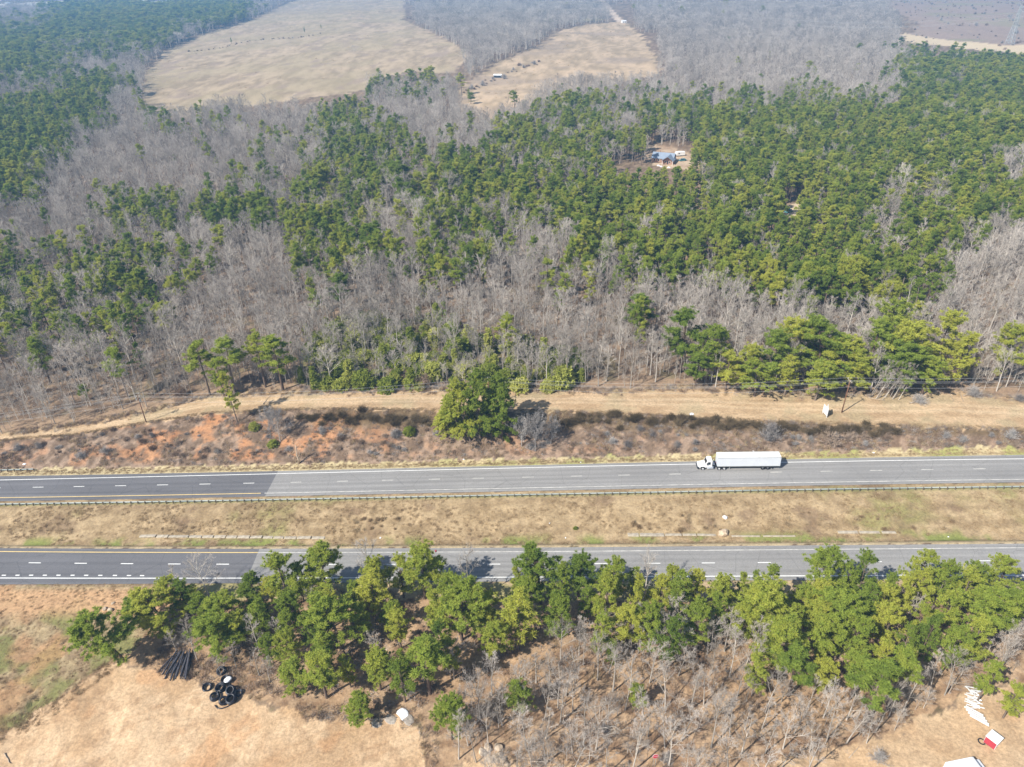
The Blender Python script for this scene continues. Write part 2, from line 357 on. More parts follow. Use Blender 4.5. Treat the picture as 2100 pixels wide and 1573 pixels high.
    def dirt(x): 
        q=mix((.54,.36,.205),(.68,.485,.30),sstep(.3,.7,n1)); q=mix(q,(.40,.25,.14),sstep(.50,.68,n2*.6+n4*.4)*.5)
        return mix(q,(.60,.33,.16),sstep(.6,.72,fbm(x+33,y-60,4,8))*.5)
    dd=dirt(x)
    for (qx,qy,qr,qw) in RUT:
        rr_=np.abs(np.hypot(x-qx,y-qy)-qr+(fbm(x,y,2,9)-.5)*2); dd=mix(dd,(.47,.29,.155),np.exp(-(rr_/qw)**2)*.55*sstep(.35,.55,fbm(x+8,y-8,3,5)))
    for W in(W_LOT,W_LOT3): setz(pip(x+(n4-.5)*5+(n1-.5)*5,y+(n2-.5)*4+(n1-.5)*5,W),dd)
    setz(pip(x+(n4-.5)*5+(n1-.5)*6,y+(n2-.5)*4+(n1-.5)*6,W_LOT2),mix(dd,(.50,.36,.22),n1*.8))
    # grassy edge strip of the lot
    # bare woodland floor near side (under the lower right trees)
    wl=nr&(jy<=r2n-5)&~lf&~pip(jx,jy,W_LOT)&~pip(jx,jy,W_LOT2)&~pip(jx,jy,W_LOT3)
    q=mix((.27,.17,.10),(.46,.32,.20),sstep(.3,.7,n2)); q=mix(q,(.50,.33,.19),sstep(.5,.7,n1)*.7); setz(wl,q)
    # far fields
    jx=x+(n1-.5)*26; jy=y+(n3-.5)*40
    fs=.5*fbm(x,y*.3,5,14)+.5*fbm(x+77,y*.35,4,5); ft=fbm(x,y+400,5,70)
    f=mix((.33,.25,.155),(.56,.43,.285),sstep(.3,.7,fs)); f=mix(f,(.42,.34,.20),sstep(.40,.6,ft)*.5); f=mix(f,(.36,.27,.20),sstep(.60,.72,fbm(x+9,y*.4,5,16))*.7)
    setz(pip(jx,jy,W_F1G),f)
    f2=mix((.36,.27,.165),(.62,.46,.30),sstep(.3,.7,fs)); f2=mix(f2,(.35,.27,.20),sstep(.52,.66,ft)*.6); setz(pip(jx,jy,W_F2G),f2)
    setz(pip(jx,jy,W_OPEN),mix((.36,.32,.18),(.5,.42,.26),fs)); setz(pip(jx,jy,W_STRIP),mix((.5,.4,.26),(.6,.5,.34),fs))
    cl=mix((.28,.195,.15),(.44,.33,.25),fs); cl=mix(cl,(.30,.28,.14),sstep(.55,.7,ft)*.5); setz(pip(jx,jy,W_CL),cl)
    setz(pip(jx,jy,W_TRK),mix((.62,.48,.30),(.72,.58,.38),fs))
    setz(pip(x+(n1-.5)*5,y+(n1-.5)*8,W_HO),mix((.38,.26,.17),(.58,.44,.30),sstep(.3,.7,n1))); setz(pip(x,y,W_H2),mix((.6,.46,.3),(.72,.58,.42),n1))
    for W in W_ROADT: setz(pip(x,y,W),mix((.66,.50,.36),(.70,.56,.42),n1))
    for W in W_TOWN: setz(pip(x,y,W),mix((.62,.56,.48),(.74,.68,.60),n1))
    return np.clip(c*.87,0,.85)
ys=list(np.arange(44,232,.5)); st=.5
while ys[-1]<5200:
    st*=1.0135; ys.append(ys[-1]+st)
ys=np.array([-400,-150,-50,0,25,36]+ys); NC=640
s=np.linspace(-1,1,NC); hw=70+.86*np.clip(ys,0,None)
X=s[None]*hw[:,None]; Y=np.repeat(ys[:,None],NC,1)
Hh=height(X,Y)
def inroad(x,y,m): return ((y<R1_FAR(x)-m)&(y>R1_NEAR(x)+m))|((y<R2_FAR(x)-m)&(y>R2_NEAR(x)+m))
Hh=Hh-np.where(inroad(X,Y,.35),.30,0)
bumpy=(fbm(X,Y,4,1.3)-.5)*np.where(inroad(X,Y,-1.2),0,.28)
Hh+=np.where(Y<260,bumpy,0)
V=np.stack([X,Y,Hh],-1).reshape(-1,3)
i=np.arange(len(ys)-1)[:,None]*NC+np.arange(NC-1)[None]
Q=np.stack([i,i+1,i+1+NC,i+NC],-1).reshape(-1,4)
gm=D.materials.new('ground'); gm.use_nodes=True; n=gm.node_tree; L=n.links; b=n.nodes['Principled BSDF']; b.inputs['Roughness'].default_value=.95; b.inputs['Specular IOR Level'].default_value=.1
at=n.nodes.new('ShaderNodeVertexColor'); at.layer_name='soil'; ge=n.nodes.new('ShaderNodeNewGeometry')
nz=n.nodes.new('ShaderNodeTexNoise'); nz.inputs['Scale'].default_value=1.7; nz.inputs['Detail'].default_value=8; nz.inputs['Roughness'].default_value=.75; L.new(ge.outputs['Position'],nz.inputs['Vector'])
mr=n.nodes.new('ShaderNodeMapRange'); mr.inputs[1].default_value=.3; mr.inputs[2].default_value=.7; mr.inputs[3].default_value=.62; mr.inputs[4].default_value=1.35; L.new(nz.outputs[0],mr.inputs[0])
mx=n.nodes.new('ShaderNodeVectorMath'); mx.operation='SCALE'; L.new(at.outputs[0],mx.inputs[0]); L.new(mr.outputs[0],mx.inputs['Scale']); L.new(mx.outputs[0],b.inputs['Base Color'])
bp=n.nodes.new('ShaderNodeBump'); bp.inputs['Strength'].default_value=.7; bp.inputs['Distance'].default_value=.25; L.new(nz.outputs[0],bp.inputs['Height']); L.new(bp.outputs[0],b.inputs['Normal'])
me=mesh_from('ground',V,[Q],gm,smooth=True)
colr=ground_color(V[:,0],V[:,1]); ca=me.color_attributes.new('soil','FLOAT_COLOR','POINT'); ca.data.foreach_set('color',np.concatenate([colr,np.ones((len(colr),1))],1).astype(np.float32).ravel())
ground=link('ground',me); tag(ground,kind='structure')
# ------------------------------------------------------------------ roads
def asphalt(name,c,streak):
    m=D.materials.new(name); m.use_nodes=True; n=m.node_tree; L=n.links; b=n.nodes['Principled BSDF']; b.inputs['Roughness'].default_value=.85; b.inputs['Specular IOR Level'].default_value=.2
    ge=n.nodes.new('ShaderNodeNewGeometry'); mp=n.nodes.new('ShaderNodeMapping'); mp.inputs['Scale'].default_value=(.012,.9,.5); mp.inputs['Rotation'].default_value=(0,0,0)
    uv=n.nodes.new('ShaderNodeUVMap'); uv.uv_map='lane'; L.new(uv.outputs[0],mp.inputs['Vector'])
    nz=n.nodes.new('ShaderNodeTexNoise'); nz.inputs['Detail'].default_value=4; nz.inputs['Scale'].default_value=1; L.new(mp.outputs[0],nz.inputs['Vector'])
    n2=n.nodes.new('ShaderNodeTexNoise'); n2.inputs['Scale'].default_value=3; n2.inputs['Detail'].default_value=8; L.new(ge.outputs['Position'],n2.inputs['Vector'])
    n3=n.nodes.new('ShaderNodeTexNoise'); n3.inputs['Scale'].default_value=.05; n3.inputs['Detail'].default_value=3; L.new(ge.outputs['Position'],n3.inputs['Vector'])
    a=n.nodes.new('ShaderNodeMapRange'); a.inputs[1].default_value=.3;a.inputs[2].default_value=.7;a.inputs[3].default_value=1-streak;a.inputs[4].default_value=1+streak; L.new(nz.outputs[0],a.inputs[0])
    b2=n.nodes.new('ShaderNodeMapRange'); b2.inputs[1].default_value=.3;b2.inputs[2].default_value=.7;b2.inputs[3].default_value=.9;b2.inputs[4].default_value=1.1; L.new(n2.outputs[0],b2.inputs[0])
    b3=n.nodes.new('ShaderNodeMapRange'); b3.inputs[1].default_value=.3;b3.inputs[2].default_value=.7;b3.inputs[3].default_value=.93;b3.inputs[4].default_value=1.07; L.new(n3.outputs[0],b3.inputs[0])
    p=n.nodes.new('ShaderNodeMath'); p.operation='MULTIPLY'; L.new(a.outputs[0],p.inputs[0]); L.new(b2.outputs[0],p.inputs[1])
    p2=n.nodes.new('ShaderNodeMath'); p2.operation='MULTIPLY'; L.new(p.outputs[0],p2.inputs[0]); L.new(b3.outputs[0],p2.inputs[1])
    sx=n.nodes.new('ShaderNodeSeparateXYZ'); L.new(uv.outputs[0],sx.inputs[0]); w1=n.nodes.new('ShaderNodeMath'); w1.operation='MULTIPLY'; L.new(sx.outputs[1],w1.inputs[0]); w1.inputs[1].default_value=3.45
    w2=n.nodes.new('ShaderNodeMath'); w2.operation='COSINE'; L.new(w1.outputs[0],w2.inputs[0]); w3=n.nodes.new('ShaderNodeMath'); w3.operation='MULTIPLY_ADD'; L.new(w2.outputs[0],w3.inputs[0]); w3.inputs[1].default_value=.055; w3.inputs[2].default_value=1
    n5=n.nodes.new('ShaderNodeTexVoronoi'); n5.feature='DISTANCE_TO_EDGE'; n5.inputs['Scale'].default_value=.11; L.new(ge.outputs['Position'],n5.inputs['Vector']); r5=n.nodes.new('ShaderNodeMapRange'); r5.inputs[1].default_value=0; r5.inputs[2].default_value=.012; r5.inputs[3].default_value=.80; r5.inputs[4].default_value=1; L.new(n5.outputs['Distance'],r5.inputs[0])
    n6=n.nodes.new('ShaderNodeTexNoise'); n6.inputs['Scale'].default_value=.35; n6.inputs['Detail'].default_value=5; L.new(ge.outputs['Position'],n6.inputs['Vector']); r6=n.nodes.new('ShaderNodeMapRange'); r6.inputs[1].default_value=.62; r6.inputs[2].default_value=.75; r6.inputs[3].default_value=1; r6.inputs[4].default_value=.86; L.new(n6.outputs[0],r6.inputs[0])
    for q_ in(w3,r5,r6):
        p3=n.nodes.new('ShaderNodeMath'); p3.operation='MULTIPLY'; L.new(p2.outputs[0],p3.inputs[0]); L.new(q_.outputs[0],p3.inputs[1]); p2=p3
    s=n.nodes.new('ShaderNodeVectorMath'); s.operation='SCALE'; s.inputs[0].default_value=c; L.new(p2.outputs[0],s.inputs['Scale']); L.new(s.outputs[0],b.inputs['Base Color'])
    return m
M['asphalt_dark']=asphalt('new_asphalt',(.142,.140,.146),.14); M['asphalt_old']=asphalt('worn_asphalt',(.255,.247,.236),.13)
def strip(name,fa,fb,xa0,xa1,m,dz=.05,nx=None,kind='structure',xb0=None,xb1=None,ny=6):
    xb0=xa0 if xb0 is None else xb0; xb1=xa1 if xb1 is None else xb1
    nx=nx or max(2,int((xa1-xa0)/2.5)); t=np.linspace(0,1,nx)
    Xa=xa0+(xa1-xa0)*t; Xb=xb0+(xb1-xb0)*t; Ya=fa(Xa);Yb=fb(Xb)
    k=np.linspace(0,1,ny)[:,None]; XX=Xa*(1-k)+Xb*k; YY=Ya*(1-k)+Yb*k
    ZZ=base(XX,YY)+dz
    V=np.stack([XX,YY,ZZ],-1).reshape(-1,3); i=np.arange(ny-1)[:,None]*nx+np.arange(nx-1)[None]; Fq=np.stack([i,i+nx,i+nx+1,i+1],-1).reshape(-1,4)
    me=mesh_from(name,V,[Fq],m,smooth=True); uv=me.uv_layers.new(name='lane'); li=np.empty(len(me.loops),np.int32); me.loops.foreach_get('vertex_index',li)
    U=np.stack([XX,np.broadcast_to(k*11,XX.shape)],-1).reshape(-1,2)[li]; uv.data.foreach_set('uv',U.astype(np.float32).ravel())
    return me
def xw(px,py,hf=base): return float(unproj(px,py,hf)[0,0])
j1a,j1b=xw(570,966.7),xw(543,1019); j2a,j2b=xw(532,1126),xw(505,1193)
tag(link('new_asphalt_road_westbound',strip('road',R1_FAR,R1_NEAR,-330,j1a,M['asphalt_dark'],xb1=j1b)),kind='structure').name='road'
tag(link('road',strip('road',R1_FAR,R1_NEAR,j1a,330,M['asphalt_old'],xb0=j1b)),kind='structure')
tag(link('road',strip('road',R2_FAR,R2_NEAR,-330,j2a,M['asphalt_dark'],xb1=j2b)),kind='structure')
tag(link('road',strip('road',R2_FAR,R2_NEAR,j2a,330,M['asphalt_old'],xb0=j2b)),kind='structure')
def off(f,d): return lambda x:f(x)+d
def marking(f,w,x0,x1,m,name='road_marking'):
    tag(link(name,strip(name,off(f,w/2),off(f,-w/2),x0,x1,m,dz=.056,ny=2)),kind='structure')
marking(R1_WHITE,.24,-330,j1a,M['linewhite']); marking(R1_WHITE,.22,j1a+.1,330,M['linewhite'])
marking(R1_YEL,.24,-330,j1a-2,M['lineyellow']); marking(R1_YEL,.18,j1a-1,330,M['linefaded'])
marking(R2_YEL,.24,-330,j2a,M['lineyellow']); marking(R2_YEL,.16,j2a,330,M['linefaded'])
marking(R2_WHITE,.24,-330,j2a,M['linewhite']); marking(R2_WHITE,.24,j2a,330,M['linewhite'])
def dashes(f,xs,ln,w,m):
    mb=MB()
    for x in xs:
        a=x-ln/2;b=x+ln/2
        P=[(a,float(f(a))-w/2),(b,float(f(b))-w/2),(b,float(f(b))+w/2),(a,float(f(a))+w/2)]
        mb.add([(p[0],p[1],float(base(p[0],p[1]))+.057) for p in P],[(0,1,2,3)])
    tag(mb.obj('road_marking',m),kind='structure')
def dx(pxs,pys):
    w=unproj(np.array(pxs,float),np.array(pys,float),base); return list(w[:,0])
d1=[(0,1001),(78,999.7),(162,998),(247,996.8),(333,995.3),(420,994),(510,991.8)]; d1b=[(607,989.3),(702,987.3),(795,985.3),(891,982.8),(981,980.8),(1083,978.7),(1182,976.5),(1280,974.7),(1384,972.5),(1592,968.5),(1695,967),(1797,965.5),(1902,963.5),(2008,961.3)]
dashes(R1_DASH,[dx([78],[999.7])[0]-12.2*k for k in range(1,9)]+dx(*zip(*d1[1:])),3.05,.20,M['linewhite']); dashes(R1_DASH,dx(*zip(*d1b)),3.0,.16,M['linefaded'])
d2=[(71,1155),(166,1155),(261,1155.5),(358,1156),(457,1157)]; d2b=[(680,1157.5),(798,1158),(1013,1157.6),(1120,1157.3),(1233,1157),(1341,1156.5),(1453,1155.8),(1568,1155),(1680,1154),(1795,1153),(1905,1151),(2018,1149)]
dashes(R2_DASH,dx(*zip(*d2)),3.05,.24,M['linewhite']); dashes(R2_DASH,dx(*zip(*d2b)),2.9,.20,M['linewhite'])
AUX=line_fn([(0,1180),(180,1180),(322,1181)],base)
dashes(AUX,dx([8,36,64,92,120,149,177,206,236,265,292],[1180]*11),1.0,.3,M['linewhite'])
# ------------------------------------------------------------------ haze
hb=MB().box(-5200,5200,-450,5300,-60,170); hm=D.materials.new('haze'); hm.use_nodes=True; n=hm.node_tree; n.nodes.clear()
o_=n.nodes.new('ShaderNodeOutputMaterial'); pv=n.nodes.new('ShaderNodeVolumePrincipled'); pv.inputs['Color'].default_value=(.30,.60,1,1); pv.inputs['Density'].default_value=.00026; pv.inputs['Anisotropy'].default_value=0.0
n.links.new(pv.outputs[0],o_.inputs['Volume'])
tag(hb.obj('haze',hm),kind='stuff')
# ------------------------------------------------------------------ trees: source meshes
def frames(d):
    a=np.cross(d,np.where(np.abs(d[:,2:3])<.9,[[0,0,1.]],[[1.,0,0]])); a/=np.linalg.norm(a,axis=1,keepdims=True); return a,np.cross(d,a)
def sticks(A,B,ra,rb,n=3):
    """tapered n-gon sticks from A to B"""
    A=np.asarray(A,float);B=np.asarray(B,float); d=B-A; d/=np.maximum(np.linalg.norm(d,axis=1,keepdims=True),1e-6); u,v=frames(d); ra=np.broadcast_to(ra,(len(A),));rb=np.broadcast_to(rb,(len(A),))
    an=np.arange(n)*2*np.pi/n; ring=np.cos(an)[None,:,None]*u[:,None]+np.sin(an)[None,:,None]*v[:,None]
    V=np.concatenate([A[:,None]+ring*ra[:,None,None],B[:,None]+ring*rb[:,None,None]],1)
    k=np.arange(n); f=np.stack([k,(k+1)%n,(k+1)%n+n,k+n],-1); Fq=f[None]+(np.arange(len(A))*2*n)[:,None,None]
    return V.reshape(-1,3),Fq.reshape(-1,4)
def blades(A,B,w,out=None):
    """one triangle each, wide at the base; with out given they turn their faces that way"""
    d=B-A; d/=np.maximum(np.linalg.norm(d,axis=1,keepdims=True),1e-6)
    if out is None:
        u,v=frames(d); th=rng.random(len(A))*6.28; s=np.cos(th)[:,None]*u+np.sin(th)[:,None]*v
    else:
        s=np.cross(d,out+rng.normal(0,.45,d.shape)); s/=np.maximum(np.linalg.norm(s,axis=1,keepdims=True),1e-4)
    w=np.broadcast_to(w,(len(A),))[:,None]
    V=np.stack([A-s*w/2,A+s*w/2,B],1).reshape(-1,3); return V,np.arange(len(V)).reshape(-1,3)
def join(parts):
    V=[];Fs=[];n=0
    for v,f in parts: V.append(v);Fs.append(f+n);n+=len(v)
    return np.concatenate(V),Fs
def polyline_trunk(H,r,bend,n=7,sides=6):
    t=np.linspace(0,1,n); P=np.stack([bend[0]*t**2,bend[1]*t**2,H*t],1); P[0,2]=-.6
    rr=r*(1-t*.85)
    V,Fq=sticks(P[:-1],P[1:],rr[:-1],rr[1:],sides); return P,(V,Fq)
def unit(v): return v/np.linalg.norm(v,axis=-1,keepdims=True)
def make_pine(name,H,R,cb,dens=1.0,sz=1.0,nb=34):
    bend=(rng.random(2)-.5)*1.6; P,tr=polyline_trunk(H*.97,.012*H+.04,bend)
    f=np.sort(cb+(1-cb)*rng.random(nb)**.85); f[-3:]=[.95,.98,1]
    prof=np.sqrt(np.clip(1-((f-cb-.30*(1-cb))/(.74*(1-cb)))**2,.05,1)); prof=np.where(f<cb+.3*(1-cb),.55+.45*(f-cb)/(.3*(1-cb)),prof)
    ln=R*prof*(.65+.5*rng.random(nb)); az=rng.random(nb)*6.28+np.arange(nb)*2.4; el=np.radians(5+55*((f-cb)/(1-cb))**1.5+rng.normal(0,9,nb))
    A=np.stack([bend[0]*f**2,bend[1]*f**2,f*H*.97],1); d=np.stack([np.cos(az)*np.cos(el),np.sin(az)*np.cos(el),np.sin(el)],1)
    B=A+d*ln[:,None]; mid=(A+B)/2; br=sticks(A,B,.05,.015,3)
    cl=[];cr=[]
    for i in range(nb):
        m=int(max(3,ln[i]*4.8*dens)); t=.30+.72*rng.random(m)**.7; c=A[i]+(B[i]-A[i])*t[:,None]+rng.normal(0,.15+.13*ln[i]/R,(m,3))*[1,1,.6]
        cl.append(c); cr.append((.34+.24*rng.random(m))*sz)
    cl=np.concatenate(cl); cr=np.concatenate(cr); nbld=32
    A2=np.repeat(cl,nbld,0); r2=np.repeat(cr,nbld)
    dd=unit(rng.normal(0,1,(len(A2),3))+[0,0,.45]); A2=A2+dd*r2[:,None]*.12; B2=A2+dd*r2[:,None]*(.6+.7*rng.random(len(A2)))[:,None]
    ctr=np.array([0,0,H*(cb+.25*(1-cb))]); og=unit(unit(A2-ctr)+unit(dd)*.6+[0,0,.25]); fo=blades(A2,B2,.135*sz,og)
    trV,trF=join([tr,br]); crV,crF=fo
    return mesh_from(name+'_trunk',trV,trF,M['bark_pine'],smooth=True),mesh_from(name+'_crown',crV,[crF],M['needle'])
def grow(A,d,ln,n,spread,up,lr,curve=.15):
    """n children per parent line"""
    m=len(A); t=.30+.68*rng.random((m,n)); t[:,0]=1
    S=A[:,None]+d[:,None]*(ln[:,None]*t)[...,None]
    dd=unit(d[:,None]+rng.normal(0,spread,(m,n,3))+np.array([0,0,up])); l=ln[:,None]*lr*(.6+.6*rng.random((m,n)))*(1.15-.35*t)
    return S.reshape(-1,3),dd.reshape(-1,3),l.reshape(-1)
def make_bare(name,H,R,vase=.45,nl=9,twm=None,bkm=None,fine=1.0,thick=1.0):
    split=.26+.16*rng.random(); bend=(rng.random(2)-.5)*1.5
    P,tr=polyline_trunk(H*.86,(.011*H+.03)*thick,bend)
    f=split+(.98-split)*np.linspace(0,1,nl)**.9; A=np.stack([bend[0]*f**2*.74,bend[1]*f**2*.74,f*H*.86],1)
    az=np.arange(nl)*2.4+rng.random(nl)*.8; el=np.radians(38+25*rng.random(nl)+20*(f-split))
    d=np.stack([np.cos(az)*np.cos(el),np.sin(az)*np.cos(el),np.sin(el)],1); ln=R*(1.25-.55*(f-split)/(1-split))*(.8+.4*rng.random(nl))
    l1=sticks(A,A+d*ln[:,None],.055*thick*H/15,.02,4)
    S2,d2,n2=grow(A,d,ln,6,.42,.25,.55); l2=sticks(S2,S2+d2*n2[:,None],.026*thick,.012,3)
    S3,d3,n3=grow(S2,d2,n2,6,.5,.25,.55); S3b,d3b,n3b=grow(A,d,ln,5,.6,.3,.3); S3=np.concatenate([S3,S3b]);d3=np.concatenate([d3,d3b]);n3=np.concatenate([n3,n3b])
    l3=blades(S3,S3+d3*n3[:,None],.04*thick)
    S4,d4,n4=grow(S3,d3,n3,int(6.5*fine),.5,.2,.62); l4=blades(S4,S4+d4*np.maximum(n4,.4)[:,None],.028*thick)
    tv,tf=join([tr,l1,l2]); cv,cf=join([l3,l4])
    return mesh_from(name+'_trunk',tv,tf,bkm or M['bark_pale'],smooth=True),mesh_from(name+'_branches',cv,cf,twm or M['twig'])
def make_shrub(name,R,H,m,n=70,ivy=None):
    az=rng.random(n)*6.28; el=np.radians(20+65*rng.random(n)); d=np.stack([np.cos(az)*np.cos(el)*R/H,np.sin(az)*np.cos(el)*R/H,np.sin(el)],1); ln=H*(.5+.5*rng.random(n)); A=rng.normal(0,.12,(n,3))*[R,R,0]+[0,0,-.1]
    S2,d2,n2=grow(A,unit(d),ln,6,.5,.15,.5); S3,d3,n3=grow(S2,d2,n2,3,.6,.1,.6)
    parts=[blades(A,A+unit(d)*ln[:,None],.06),blades(S2,S2+d2*n2[:,None],.05),blades(S3,S3+d3*n3[:,None],.045)]
    V,Fs=join(parts); V[:,2]=np.maximum(V[:,2],-.25)
    return mesh_from(name,V,Fs,m)
def make_ivy(name,H,R,n=260):
    """evergreen vine column"""
    bend=(rng.random(2)-.5); P,tr=polyline_trunk(H*.95,.12,bend,sides=5)
    f=rng.random(n)**1.0; rr=R*(.5+.5*fbm(f*9+R*50,f*0+H,2,1.2)*1.6)*(1-.55*f**2); az=rng.random(n)*6.28; q=np.sqrt(rng.random(n))
    c=np.stack([bend[0]*f**2+np.cos(az)*rr*q,bend[1]*f**2+np.sin(az)*rr*q,f*H],1); nb=13
    A=np.repeat(c,nb,0); dd=unit(rng.normal(0,1,(len(A),3))+[0,0,.2]); B=A+dd*(.30+.25*rng.random(len(A)))[:,None]
    V,Fq=blades(A,B,.26,unit(dd+[0,-.0,.5])); tv,tf=join([tr]); return mesh_from(name+'_trunk',tv,tf,M['bark_pale']),mesh_from(name+'_crown',V,[Fq],M['ivy'])
PINES=[make_pine('pine',18,2.5,.42),make_pine('pine',18,2.9,.36),make_pine('pine',18,2.1,.50),make_pine('pine',18,3.2,.45,.85),make_pine('pine',18,2.3,.30),make_pine('pine',18,2.7,.56,.8)]
BUSHY=[make_pine('pine',12,2.9,.18,1.05,.74,50),make_pine('pine',12,2.4,.28,1.1,.74,44),make_pine('pine',12,3.3,.32,1.0,.74,48),make_pine('pine',12,2.0,.20,1.15,.7,42)]
BANKP=[make_pine('pine',12,3.7,.05,1.15,.74,60),make_pine('pine',12,3.4,.08,1.15,.74,56)]
BARES=[make_bare('tree',16,3.6),make_bare('tree',16,2.6,nl=11),make_bare('tree',16,4.4,nl=12),make_bare('tree',16,2.1,nl=9),make_bare('tree',16,3.2,nl=10),make_bare('tree',16,2.8,nl=8)]
GREYC=[make_bare('tree',8,4.0,nl=16,twm=M['greybrush'],bkm=M['greybrush'],fine=1.6,thick=1.3)]
IVIES=[make_ivy('ivy',6,1.9),make_ivy('ivy',4.5,2.2,300),make_ivy('ivy',7.5,1.5)]
MOUND=[make_ivy('mound',2.0,2.3,230),make_ivy('mound',2.8,2.6,300)]
SHRUBS=[make_shrub('shrub',1.4,1.3,M['brush']),make_shrub('shrub',2.0,1.6,M['brush'],90),make_shrub('shrub',1.2,1.0,M['greybrush'],60),make_shrub('shrub',1.8,2.2,M['greybrush'],90),make_shrub('weed',1.6,.7,M['weed'],90),make_shrub('weed',1.1,.9,M['weed'],70),make_shrub('shrub',1.6,1.5,M['darkbrush'],110),make_shrub('shrub',2.1,1.3,M['darkbrush'],120)]
def put_tree(kind,src,p,s,label,cat,group,rz=None,lean=(0,0),sx=1.0,crown='crown'):
    e=empty(kind,p,rng.random()*6.28 if rz is None else rz,label,cat,group); e.rotation_euler=(lean[0],lean[1],e.rotation_euler.z) if any(lean) else e.rotation_euler
    e.scale=(s*sx,s*sx,s)
    link('trunk',src[0],e); link(crown,src[1],e); return e
def scale_at(px,py): return FPX/project(gp(np.array([px]),np.array([py])))[2][0]
def by_top(px,py,h):
    P=unproj(px,py,lambda x,y:height(x,y)+h)[0]; return P[0],P[1],Z(P[0],P[1])
taken=[]
placed=[]   # (kind,size in px,x,y)
# ------------------------------------------------------------------ near strip pines
NS=[ # top x, top y, crown width px, height m, hue word, note
(268,1228,70,9,1,None),(366,1200,62,9,1,None),(330,1262,60,8,0,None),(478,1262,62,9,1,None),(415,1228,60,10,1,None),(510,1180,46,8,0,None),(310,1212,95,11,1,None),(340,1187,65,9,0,None),(395,1207,40,7,0,None),(450,1222,85,11,0,None),(430,1265,95,11,0,None),(570,1143,88,15,0,None),(655,1128,88,14,0,None),(606,1158,45,11,0,None),(528,1232,45,7,0,None),(545,1305,45,8,1,None),(590,1358,85,10,1,None),(680,1232,105,14,1,None),(650,1345,95,12,1,None),(755,1180,95,13,0,None),(812,1252,60,11,0,None),(860,1122,88,15,0,None),(940,1213,105,14,1,None),(1060,1222,110,15,0,None),(868,1305,125,16,1,None),(820,1360,70,11,1,None),(735,1430,60,7,1,None),(920,1436,75,11,1,None),(1110,1138,95,14,0,None),(1190,1135,66,13,0,None),(1000,1215,60,11,1,None),(1085,1190,70,11,1,None),(1150,1225,70,12,1,None),(1250,1182,66,14,0,None),(1315,1182,50,13,1,None),(1360,1184,50,12,1,None),(1240,1255,70,13,0,None),(1205,1200,55,11,1,None),(1290,1240,70,12,1,None),(1340,1255,70,12,1,None),(1380,1275,65,13,0,None),(1255,1318,38,7,0,None),(1065,1398,80,9,1,None),(1310,1408,48,7,0,None),
(1430,1172,46,12,0,None),(1400,1180,75,14,0,None),(1485,1182,60,11,1,None),(1530,1178,46,10,0,None),(1592,1162,48,13,1,None),(1558,1172,45,11,0,None),(1575,1198,115,15,0,None),(1710,1128,86,15,0,None),(1786,1138,62,15,0,None),(1752,1152,60,13,1,None),(1690,1196,70,12,1,None),(1745,1215,105,14,0,None),(1795,1205,80,13,1,None),(1618,1280,95,15,0,None),(1645,1330,105,13,0,None),(1700,1258,75,14,0,None),(1760,1270,66,14,0,None),(1840,1242,60,13,1,None),(1860,1190,60,11,1,None),(1950,1158,42,13,1,None),(1905,1186,60,10,1,None),(1920,1262,64,14,0,None),(1972,1280,60,14,0,None),(1962,1212,70,12,0,None),(2022,1262,86,15,0,None),(2040,1205,95,13,0,None),(2090,1212,70,13,1,None),(1562,1345,72,11,1,None),(1692,1350,55,10,0,None),(1775,1345,60,12,1,None),(1862,1343,75,14,0,None),(1815,1368,95,15,1,None),(1816,1312,46,12,0,None),(2045,1358,52,11,0,None),(2090,1412,55,8,1,None),(1660,1200,60,11,1,None),(1830,1180,50,10,0,None),(1640,1245,60,12,1,None),(1010,1275,60,11,1,None),(720,1190,55,9,1,None),(640,1265,60,11,1,None),(500,1200,40,5,1,None),(1480,1222,70,12,1,None),(1530,1240,60,11,1,None),(1870,1290,55,11,1,None),(1440,1240,70,13,0,None)]
LM=[(0,'at the far left end'),(300,'beside the black pipe pile'),(430,'above the black hose coils'),(560,'left of the road seam shadow'),(740,'above the pale slash heap'),(900,'centre left of the strip'),(1120,'beside the shadow on the near road'),(1300,'above the stop sign'),(1420,'below the semi truck cab'),(1560,'below the semi truck trailer'),(1700,'right of the trailer end'),(1850,'left of the white pipe stack'),(1990,'above the white pipe stack')]
def ordw(n): 
    return str(n)+('th' if 10<=n%100<=20 else {1:'st',2:'nd',3:'rd'}.get(n%10,'th'))
def along(x):
    for a,t in reversed(LM):
        if x>=a: return t
    return LM[0][1]
rows={'road edge':[],'middle':[],'lot side':[]}
for r in NS:
    mid=1196 if r[0]<1500 else 1200
    rows['road edge' if r[1]<1200 else 'middle' if r[1]<1290 else 'lot side'].append(r)
def loc3(p): return np.array([p[0],p[1],p[2]])
for rn,rr in rows.items():
    rr.sort()
    for i,r in enumerate(rr):
        tx,ty,wp,h,hue,_=r; p=by_top(tx,ty,h); z=project(loc3((p[0],p[1],p[2]+h*.6))[None])[2][0]; wm=wp*z/FPX
        low=h<16 and (rn!='lot side' or h<12); src=BUSHY[rng.integers(4)] if low else PINES[rng.integers(6)]; bh,br=(12,3.0) if low else (18,3.0)
        s=h/bh; sx=wm/2/(br*s)*1.15; size='slender' if wp<52 else 'broad' if wp>90 else 'short' if h<9 else 'tall' if h>13 else 'medium'
        placing={'road edge':'in the row against the near road','middle':'in the middle row of the near strip','lot side':'on the lot side of the near strip'}[rn]
        put_tree('pine_tree',src,p,s,f'{size} pine {placing}, {ordw(i+1)} from left','pine tree','pines in the near roadside strip',sx=float(np.clip(sx,.75,1.9)))
        taken.append((p[0],p[1])); placed.append((0,0))
n_pine=len(NS)
